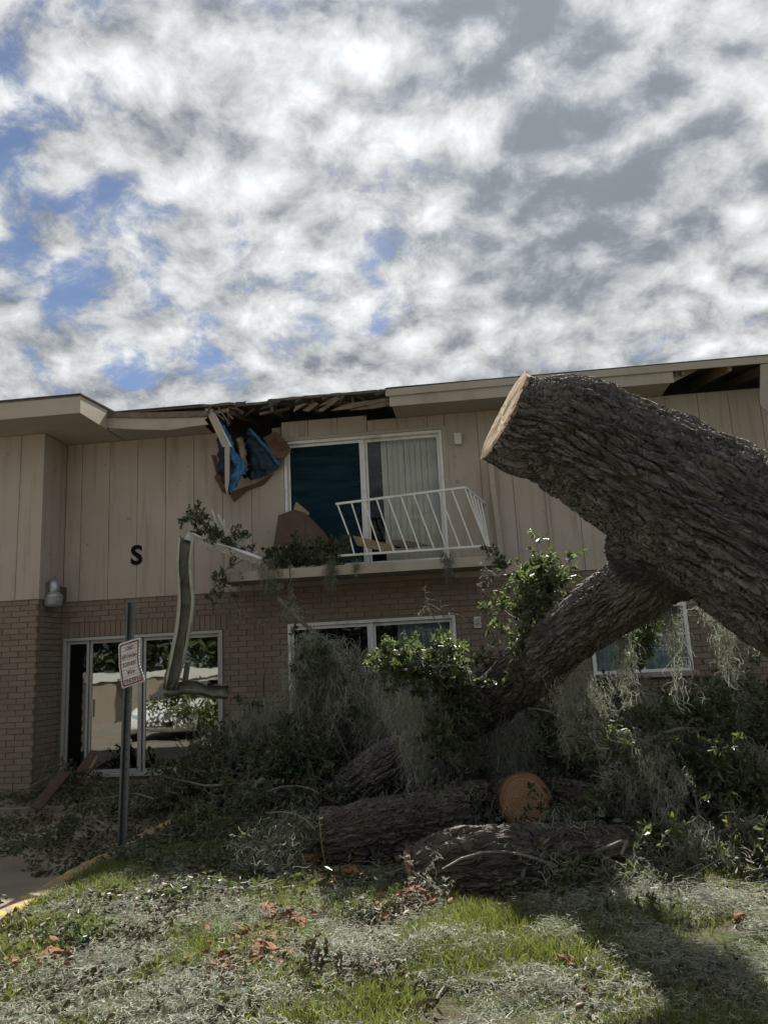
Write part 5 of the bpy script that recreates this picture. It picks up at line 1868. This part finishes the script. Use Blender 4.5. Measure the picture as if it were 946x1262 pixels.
GT = thing('torn_gutter', 'crumpled dirty white gutter hanging folded down from the broken balcony', 'gutter', (-3.6, -1.0, 0.9))
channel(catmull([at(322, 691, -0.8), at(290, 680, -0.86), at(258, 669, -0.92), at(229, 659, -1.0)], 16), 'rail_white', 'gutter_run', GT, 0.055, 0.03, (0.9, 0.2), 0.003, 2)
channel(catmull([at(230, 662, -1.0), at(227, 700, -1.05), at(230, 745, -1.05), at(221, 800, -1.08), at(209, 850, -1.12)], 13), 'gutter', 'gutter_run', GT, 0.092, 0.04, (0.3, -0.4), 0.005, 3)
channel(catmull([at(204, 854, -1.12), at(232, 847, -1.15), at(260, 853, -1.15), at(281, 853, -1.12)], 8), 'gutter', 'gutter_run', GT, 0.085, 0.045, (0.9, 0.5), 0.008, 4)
MB().prism([at(224, 842, -1.0), at(228, 818, -1.0), at(235, 815, -1.0), at(231, 843, -1.0)], (0, .01, 0)).build('flashing', 'gutter', GT)

for sgn in (-1, 1):
    A_, B_ = [], []
    for a_, b_, w__ in ((229, 662, 10.5), (226.5, 700, 10), (229.5, 745, 10.5), (221, 800, 10), (209, 850, 9)):
        A_.append(at(a_ + sgn * w__, b_, -1.105))
        B_.append(at(a_ + sgn * (w__ - 4.2), b_ + 0.6, -1.125))
    sheet(A_, B_, 16, 3, 0.012, 70 + sgn, 'gutter_lip', 'gutter_pale', GT, 0.004)

# remains of the left railing
RR = thing('collapsed_railing', 'bent white railing bars collapsed at the left end of the balcony', 'railing', (-3.1, -0.6, 2.85))
for a, b in (((261, 628), (270, 656)), ((269, 634), (280, 660)), ((276, 640), (278, 664)), ((287, 657), (291, 678)), ((298, 655), (301, 678)), ((306, 656), (306, 678)), ((293, 690), (318, 680)), ((281, 652), (285, 676))):
    MB().bar(at(*a, -0.62), at(*b, -0.56), 0.02, 0.02).build('baluster', 'rail_white', RR)
MB().bar(at(268, 660, -0.6), at(322, 688, -0.55), 0.03, 0.03).build('bottom_rail', 'rail_white', RR)

TP = thing('blue_tarp', 'torn blue tarp hanging out of the hole under the eave', 'tarp', at(290, 600, -0.4))
sheet([z2(268, 175, -.52), z2(325, 280, -.5), z2(362, 380, -.5), z2(378, 470, -.48), z2(345, 590, -.46)], [z2(292, 185, -.50), z2(350, 262, -.47), z2(398, 380, -.45), z2(442, 468, -.45), z2(362, 600, -.44)], 40, 14, 0.09, 5, 'tarp_strip', 'tarp', TP)
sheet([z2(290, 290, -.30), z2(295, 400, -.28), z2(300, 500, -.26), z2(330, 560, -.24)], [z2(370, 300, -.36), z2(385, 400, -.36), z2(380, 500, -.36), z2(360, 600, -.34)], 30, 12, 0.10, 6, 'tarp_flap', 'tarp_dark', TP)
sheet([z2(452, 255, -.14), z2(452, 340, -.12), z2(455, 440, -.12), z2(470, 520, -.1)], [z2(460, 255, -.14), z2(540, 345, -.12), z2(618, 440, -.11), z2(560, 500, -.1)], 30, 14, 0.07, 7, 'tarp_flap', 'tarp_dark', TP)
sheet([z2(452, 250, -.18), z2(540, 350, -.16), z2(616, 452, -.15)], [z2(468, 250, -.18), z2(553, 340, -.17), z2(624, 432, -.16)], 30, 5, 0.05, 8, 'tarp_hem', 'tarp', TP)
BF = thing('hanging_fascia', 'broken white fascia strip hanging down beside the blue tarp', 'board', at(285, 610, -0.55))
MB().prism([z2(228, 148, -.6), z2(262, 145, -.6), z2(356, 345, -.56), z2(322, 350, -.56)], (0, -.018, 0)).build('upper_strip', 'trim', BF)
MB().prism([z2(332, 346, -.56), z2(358, 344, -.56), z2(357, 520, -.52), z2(344, 605, -.5), z2(334, 560, -.51)], (0, -.015, 0)).build('lower_strip', 'trim', BF)
MB().prism([z2(258, 146, -.585), z2(268, 146, -.585), z2(368, 345, -.55), z2(357, 346, -.55)], (0, .03, 0)).build('edge_strip', 'rail_white', BF)
# fuzzy insulation
IN = thing('insulation_strip', 'fringed pale insulation strip hanging beside the blue tarp', 'insulation', at(300, 590, -0.35))
A = catmull([z2(408, 310, -.38), z2(420, 350, -.38), z2(428, 420, -.37), z2(430, 480, -.36), z2(432, 545, -.34)], 30)
s, d = on_path(A[None], 1500, 0, 0.75)
s = s + rng.normal(size=s.shape) * np.array([0.018, 0.015, 0.015])
add('fibres', [ribbons(walk(s, rng.normal(size=s.shape) + np.array([0.5, 0, 0]), rng.uniform(0.02, 0.055, len(s)), 4, 0.5), np.full(len(s), 0.006))], 'insulation', IN)
MB().tube(A[:24], np.linspace(0.022, 0.03, 24), 7).build('batt', 'insulation', IN)
# splintered plywood by the door head
PW_ = thing('splintered_plywood', 'splintered brown plywood corner sticking out beside the balcony door', 'plywood', at(340, 560, -0.2))
for k, pl in enumerate(([(535, 300), (600, 268), (628, 288), (560, 345)], [(552, 338), (628, 290), (660, 325), (585, 380)], [(580, 382), (658, 322), (686, 362), (648, 412), (612, 412)])):
    MB().prism([z2(a + rnd.uniform(-4, 4), b + rnd.uniform(-4, 4), -.16 - 0.02 * k) for a, b in pl], (0.01, -.02, 0.005)).build('ply_layer', 'plywood', PW_)
for k in range(9):
    a = rnd.uniform(545, 650); b = 300 + (a - 545) * 0.75 + rnd.uniform(-25, 20)
    MB().bar(z2(a, b, -.24), z2(a + rnd.uniform(25, 50), b - rnd.uniform(14, 34), -.24), 0.012, 0.006).build('splinter', 'plywood', PW_)
# torn edges left of the hole and along its foot
RB = thing('torn_sheathing', 'ragged brown sheathing at the lower edge of the hole under the eave', 'board', at(285, 610, -0.05))
for pl in ([(262, 390), (285, 395), (290, 440), (300, 500), (285, 480), (275, 440)], [(275, 510), (300, 480), (330, 540), (340, 600), (315, 580), (300, 545)], [(355, 590), (440, 560), (500, 540), (590, 490), (540, 545), (450, 580), (380, 640)]):
    MB().prism([z2(a, b, -.035) for a, b in pl], (0, -.02, 0)).build('torn_piece', 'plywood', RB)
# shattered boards at the roof edge
SB = thing('shattered_eave', 'splintered grey eave boards bunched at the roof edge above the tarp', 'boards', at(290, 510, -0.5))
for k, (a, b, c, d_) in enumerate(((262, 150, 330, 205), (300, 140, 355, 225), (330, 145, 375, 200), (345, 138, 405, 150), (280, 142, 390, 132), (360, 150, 350, 235), (318, 160, 372, 182))):
    MB().bar(z2(a, b, -.58 + .02 * k), z2(c, d_, -.50 + .02 * k), 0.02, 0.05 + 0.02 * (k % 3), up=(0, 1, 0)).build('broken_slat', 'old_wood', SB)


def z9(x, y, Y):
    return at(240 + x / 3.638, 470 + y / 3.638, Y)


SE = thing('splintered_roof_edge', 'long splintered boards jutting from the torn roof edge above the balcony door', 'boards', z9(600, 120, -0.55))
for k, (pl, m_) in enumerate((([(440, 138), (452, 108), (505, 98), (470, 120)], 'old_wood'), ([(550, 132), (640, 70), (655, 76), (575, 134)], 'old_wood'), ([(555, 110), (600, 80), (650, 62), (600, 98)], 'old_wood'),
                              ([(605, 132), (680, 100), (872, 72), (872, 84), (700, 122)], 'old_wood'), ([(690, 130), (872, 84), (872, 108), (800, 122)], 'old_wood'), ([(480, 130), (540, 92), (556, 100), (510, 135)], 'old_wood'))):
    MB().prism([z9(a, b, -.63 + .015 * k) for a, b in pl], (0, .02, 0)).build('broken_slat', m_, SE)

# ragged felt and splinters all along the torn eave
for k in range(22):
    x_ = rnd.uniform(-3.6, -1.0)
    y_ = rnd.uniform(-0.56, -0.15)
    z_ = dz_main(y_) - rnd.uniform(0.0, 0.10)
    L_ = rnd.uniform(0.12, 0.5)
    a_ = rnd.gauss(0, 0.45)
    e_ = np.array([x_ + L_ * math.cos(a_) * rnd.choice((-1, 1)), y_ + L_ * 0.5 * math.sin(a_) - 0.05, z_ + rnd.uniform(-0.10, 0.05)])
    MB().bar((x_, y_, z_), e_, rnd.uniform(0.008, 0.03), rnd.uniform(0.008, 0.05)).build('splinter', rnd.choice(('old_wood', 'old_wood', 'roof_edge', 'roof_edge', 'trim')), SE)
for k in range(7):
    x_ = -3.5 + k * 0.38 + rnd.uniform(-.1, .1)
    w__ = rnd.uniform(0.1, 0.28)
    sheet([(x_, -.60, 5.345), (x_ + .02, -.66, 5.31), (x_ + .01, -.67, 5.24 - rnd.uniform(0, .08))], [(x_ + w__, -.60, 5.345), (x_ + w__, -.65, 5.32), (x_ + w__ * .8, -.66, 5.27)], 8, 6, 0.03, 60 + k, 'felt_flap', 'roof_edge', SE)

# brown boards
bd1 = thing('cardboard_sheet', 'folded brown sheet standing on the balcony before the dark door', 'sheet', at(370, 680, -0.3))
MB().prism([at(337, 672, -.42), at(343, 635, -.30), at(362, 628, -.26), at(376, 632, -.26), at(376, 674, -.42)], (0, .012, 0)).build('sheet_panel', 'brown_board', bd1)
MB().prism([at(376.4, 632, -.26), at(398, 654, -.34), at(412, 674, -.44), at(376.4, 674, -.42)], (0, .012, 0)).build('sheet_panel', 'brown_board', bd1)
tag(MB().prism([at(361, 629, -.22), at(365, 618, -.2), at(381, 632, -.22), at(379, 637, -.24)], (0, .02, 0)).build('broken_board', 'raw_wood'), 'pale wedge of board poking up behind the brown sheet on the balcony', 'board')
for lab, pts in (('pale flat board lying on the balcony behind the railing', [(434, 660), (445, 662), (500, 676), (480, 681), (440, 672)]), ('dark bent board lying beyond the railing on the balcony', [(478, 664), (512, 668), (530, 672), (488, 676)])):
    tag(MB().prism([at(a, b, -.30) for a, b in pts], (0, .05, 0.0)).build('broken_board', 'raw_wood' if 'pale' in lab else 'old_wood'), lab, 'board')
tag(MB().prism([at(38, 996, -1.75), at(51, 999, -1.7), at(88, 954, -1.25), at(76, 949, -1.3)], (0.01, -.03, 0.02)).build('plank', 'brown_board', bevel=0.004), 'rusty brown plank lying in leaves by the brick corner', 'plank')
bb = thing('brown_panel', 'dark brown panel with pale edge leaning at the glass door foot', 'panel', at(100, 960, -0.7))
MB().prism([at(92, 955, -.75), at(112, 926, -.45), at(119, 929, -.45), at(104, 958, -.75)], (0.0, -.03, 0.01)).build('board', 'brown_board', bb)
MB().prism([at(104.4, 958.4, -.75), at(119.4, 929.6, -.45), at(121.5, 934, -.45), at(106, 961, -.75)], (0.0, -.02, 0.01)).build('edge', 'raw_wood', bb)


# ------------------------------------------------------------------ wood chunks
def chunk(px, py, size, label, group=None, mat='chip', flat=0.55, seed=0, Z=None):
    rs = np.random.default_rng(seed + int(px * 7 + py))
    c = atz(px, py) if Z is None else np.array(Z)
    c = np.array([c[0], c[1], float(lawn_height(c[0], c[1])) if Z is None else c[2]])
    nu, nv = 14, 9
    V = []
    for j in range(nv):
        ph = math.pi * j / (nv - 1)
        for i in range(nu):
            th = 2 * math.pi * i / nu
            r = rs.uniform(0.5, 1.2) * (1 + 0.25 * math.sin(3 * th + seed))
            V.append((math.cos(th) * math.sin(ph) * r * size * 1.3, math.sin(th) * math.sin(ph) * r * size * 0.7, math.cos(ph) * size * flat * rs.uniform(.7, 1.1)))
    a = rs.uniform(0, 3.14)
    V = np.array(V)
    V = np.stack([V[:, 0] * math.cos(a) - V[:, 1] * math.sin(a), V[:, 0] * math.sin(a) + V[:, 1] * math.cos(a), V[:, 2]], -1)
    V = V + c + np.array([0, 0, size * flat * 0.7 + 0.02])
    F = [(j * nu + i, j * nu + (i + 1) % nu, (j + 1) * nu + (i + 1) % nu, (j + 1) * nu + i) for j in range(nv - 1) for i in range(nu)]
    me = bpy.data.meshes.new('wood_chunk')
    me.from_pydata(V.tolist(), [], F)
    me.update()
    o = link('wood_chunk', me, mat)
    return tag(o, label, 'wood chunk', group or 'orange wood chunks on the ground')


for px, py, s_, lab in ((330, 1128, 0.075, 'broad orange wood chunk on the lawn left of the upright chunk'), (369, 1140, 0.06, 'upright orange splinter chunk standing in the lawn moss'), (322, 1187, 0.085, 'flat pale orange wood chunk on sunlit grass'),
                        (378, 1068, 0.10, 'dark red chunk against the pale sawn log end'), (389, 1092, 0.07, 'orange block in the grass just below the dark red chunk'), (432, 1083, 0.09, 'orange chunk between the two front logs at left'),
                        (258, 1073, 0.05, 'small orange chip in the dark leaf litter right of the sign'), (910, 1136, 0.045, 'lone orange chip on grass near the right edge'), (60, 1182, 0.07, 'rusty fibrous chunk at the left edge of the lawn'),
                        (283, 1196, 0.05, 'small orange chip left of the flat pale chunk'), (512, 1112, 0.085, 'torn orange chunk at the foot of the thickest log'), (700, 1190, 0.045, 'small tan chip on the grass below the forked twig')):
    chunk(px, py, s_ * 1.1, lab)
# sawdust and small chips
n = 700
cs = np.array([atz(a, b) for a, b in ((330, 1190), (345, 1130), (300, 1200), (40, 1190), (510, 1115), (390, 1085), (330, 1160))])
i = rng.integers(0, len(cs), n)
P = cs[i] + rng.normal(size=(n, 3)) * np.array([0.13, 0.09, 0])
P[:, 2] = lawn_height(P[:, 0], P[:, 1]) + rng.uniform(0.02, 0.085, n)
tag(add('sawdust_chips', [leaves(P, rng.normal(size=P.shape) * np.array([1, 1, .3]), rng.uniform(0.015, 0.06, n), 0.2, 0.6, 0.2)], 'chip'), 'scatter of small orange wood chips on the sunlit lawn', 'wood chips', kind='stuff')

# ------------------------------------------------------------------ across the car park: what the glass doors mirror
def mirrored(px, py, Y):
    p = np.array(at(px, py, Y))
    p[1] = -p[1]
    return p


simple('car_paint', (0.72, 0.72, 0.70), 0.25, 0.0, var=0.02)
simple('tyre', (0.02, 0.02, 0.02), 0.8, var=0.2)
simple('far_wall', (0.22, 0.18, 0.135), 0.85, var=0.1, scale=3)
simple('coping_white', (0.5, 0.49, 0.46), 0.6, var=0.04)
glass('car_glass', (0.05, 0.06, 0.06), 0.08)
simple('headlamp', (0.5, 0.52, 0.55), 0.15, 0.3, var=0.05)

cx, cy = mirrored(229, 905, 9.8)[:2]
CARZ = -0.09
car = thing('parked_car', 'white car parked facing the building, mirrored in the left glass door', 'car', (cx, cy, CARZ))
# body: sections across the car's length (front towards the building = +y)
sec = [(2.10, .62, .30, .55), (2.02, .80, .22, .68), (1.75, .86, .18, .80), (1.2, .89, .18, .90), (.55, .90, .18, .96), (-.9, .90, .18, .98), (-1.7, .88, .2, .98), (-2.1, .80, .28, .86)]
V, F = [], []
for y_, hw, z0, z1 in sec:
    for u, v in ((-1, 0), (-1.0, .45), (-.97, .8), (-.80, 1), (.80, 1), (.97, .8), (1.0, .45), (1, 0)):
        V.append((cx + u * hw, cy + y_, CARZ + z0 + (z1 - z0) * v))
for i in range(len(sec) - 1):
    for k in range(8):
        F.append((i * 8 + k, i * 8 + (k + 1) % 8, (i + 1) * 8 + (k + 1) % 8, (i + 1) * 8 + k))
F += [tuple(range(7, -1, -1)), tuple((len(sec) - 1) * 8 + k for k in range(8))]
mb = MB(); mb.v = V; mb.f = F
mb.build('body', 'car_paint', car, smooth=True, bevel=0.03)
cab = [(.75, .76, .95), (.05, .66, 1.38), (-.95, .64, 1.40), (-1.65, .74, .98)]
V, F = [], []
for y_, hw, z_ in cab:
    V += [(cx - hw, cy + y_, CARZ + z_), (cx + hw, cy + y_, CARZ + z_)]
mb = MB()
mb.poly([V[0], V[1], V[3], V[2]])
ws = mb.build('windscreen', 'car_glass', car)
mb = MB(); mb.poly([V[4], V[5], V[7], V[6]]); mb.build('rear_window', 'car_glass', car)
mb = MB(); mb.poly([V[2], V[3], V[5], V[4]])
mb.build('roof', 'car_paint', car)
for k in (0, 1):
    mb = MB(); mb.poly([V[0 + k], V[2 + k], V[4 + k], V[6 + k]]); mb.build('side_window', 'car_glass', car)
MB().box(cx - .42, cx + .42, cy + 2.075, cy + 2.125, CARZ + .34, CARZ + .46).build('grille', 'tyre', car)
MB().box(cx - .22, cx + .22, cy + 2.126, cy + 2.135, CARZ + .36, CARZ + .44).build('number_plate', 'plastic_white', car)
for s_ in (-1, 1):
    MB().prism([(cx + s_ * .48, cy + 2.09, CARZ + .54), (cx + s_ * .76, cy + 1.99, CARZ + .58), (cx + s_ * .78, cy + 1.96, CARZ + .68), (cx + s_ * .50, cy + 2.05, CARZ + .63)], (0, .03, 0)).build('headlight', 'headlamp', car)
    for y_ in (1.35, -1.3):
        V_, F_ = tube_arrays([(cx + s_ * .70, cy + y_, CARZ + .32), (cx + s_ * .91, cy + y_, CARZ + .32)], [.32, .32], 20)
        mb = MB(); mb.v = [tuple(p) for p in V_]; mb.f = [tuple(q) for q in F_.tolist()] + [tuple(range(19, -1, -1)), tuple(range(20, 40))]
        wh = mb.build('wheel', 'tyre', car)
        V_, F_ = tube_arrays([(cx + s_ * .905, cy + y_, CARZ + .32), (cx + s_ * .915, cy + y_, CARZ + .32)], [.2, .2], 16)
        mb = MB(); mb.v = [tuple(p) for p in V_]; mb.f = [tuple(q) for q in F_.tolist()] + [tuple(range(15, -1, -1)), tuple(range(16, 32))]
        mb.build('rim', 'galvanized', wh)

# low beige yard wall with white coping
a, b = mirrored(96, 845, 22), mirrored(330, 835, 22)
YW = thing('yard_wall', 'beige yard wall with white coping across the car park, mirrored in glass', 'wall', (a[0], a[1], -0.1))
MB().box(a[0], b[0], a[1], a[1] + .2, -.15, 1.35).build('wall_face', 'far_wall', YW)
MB().box(a[0] - .1, b[0] + .1, a[1] - .08, a[1] + .28, 1.351, 1.72).build('coping', 'coping_white', YW)
c_ = mirrored(132, 900, 16)
PL = thing('masonry_pillar', 'beige masonry pillar on the far side, mirrored in the left pane', 'pillar', (c_[0], c_[1], -0.1))
MB().box(c_[0] - .4, c_[0] + .4, c_[1] - .4, c_[1] + .4, -.15, 1.3).build('shaft', 'far_wall', PL)
MB().box(c_[0] - .48, c_[0] + .48, c_[1] - .48, c_[1] + .48, 1.301, 1.42).build('cap', 'coping_white', PL)


def far_tree(x, y, hgt, rad, label, n=9000, trunk=True, cat='tree', name='oak_tree', size=0.46):
    o = thing(name, label, cat, (x, y, -0.05), 'trees across the car park' if trunk else None)
    zc = hgt * 0.56
    if trunk:
        parts = [tubes(np.array([catmull([(x, y, -.1), (x + .1, y, hgt * .25), (x - .1, y + .1, hgt * .5)], 8)]), [0.35], [0.2], 8)]
        s = np.repeat(np.array([[x, y, hgt * .3]]), 9, 0)
        parts.append(tubes(walk(s, rng.normal(size=s.shape) * np.array([1, 1, .3]) + np.array([0, 0, .8]), rad * 1.1, 7, .2), np.full(9, .14), np.full(9, .04), 5))
        V_, F_ = joined(parts)
        np_mesh('trunk', V_, F_, 'bark_dark', o)
    nb = 42 if trunk else 10
    d = unit(rng.normal(size=(nb, 3)))
    cc = np.array([x, y, zc]) + d * rng.uniform(0.35, 1.0, (nb, 1)) * np.array([rad, rad, hgt * 0.42])
    i = rng.integers(0, nb, n)
    P = cc[i] + rng.normal(size=(n, 3)) * rad * 0.17
    P[:, 2] = np.maximum(P[:, 2], 0.05)
    add('crown' if trunk else 'foliage', [leaves(P, rng.normal(size=P.shape), size * rng.uniform(.5, 1.2, n), .2, .6)], 'leaf' if trunk else 'grass', o)


for k, (px, Y_, hh, rr_) in enumerate(((60, 30, 9.5, 4.2), (180, 33, 10.5, 4.8), (290, 31, 9.0, 4.2), (420, 34, 10, 4.6), (560, 33, 9.5, 4.5), (760, 32, 10, 4.6))):
    q = mirrored(px, 830, Y_)
    far_tree(q[0], q[1], hh, rr_, ['oak behind the yard wall at its far left end, mirrored in glass', 'tallest oak behind the yard wall, mirrored in the left glass door', 'oak mirrored at the right side of the left glass door',
                                   'oak across the lawn mirrored left in the lower sliding door', 'oak across the lawn mirrored right in the lower sliding door', 'oak across the lawn mirrored in the right window'][k])
q = mirrored(222, 890, 7.6)
far_tree(q[0], q[1], 1.5, 0.7, 'bright green shrub mirrored in the right half of the left glass door', 900, False, 'shrub', 'shrub', 0.11)
q = mirrored(262, 900, 7.2)
far_tree(q[0], q[1], 1.2, 0.40, 'smaller green shrub mirrored at the edge of the left glass door', 600, False, 'shrub', 'shrub', 0.11)
print('all vegetation triangles', TRI[0])
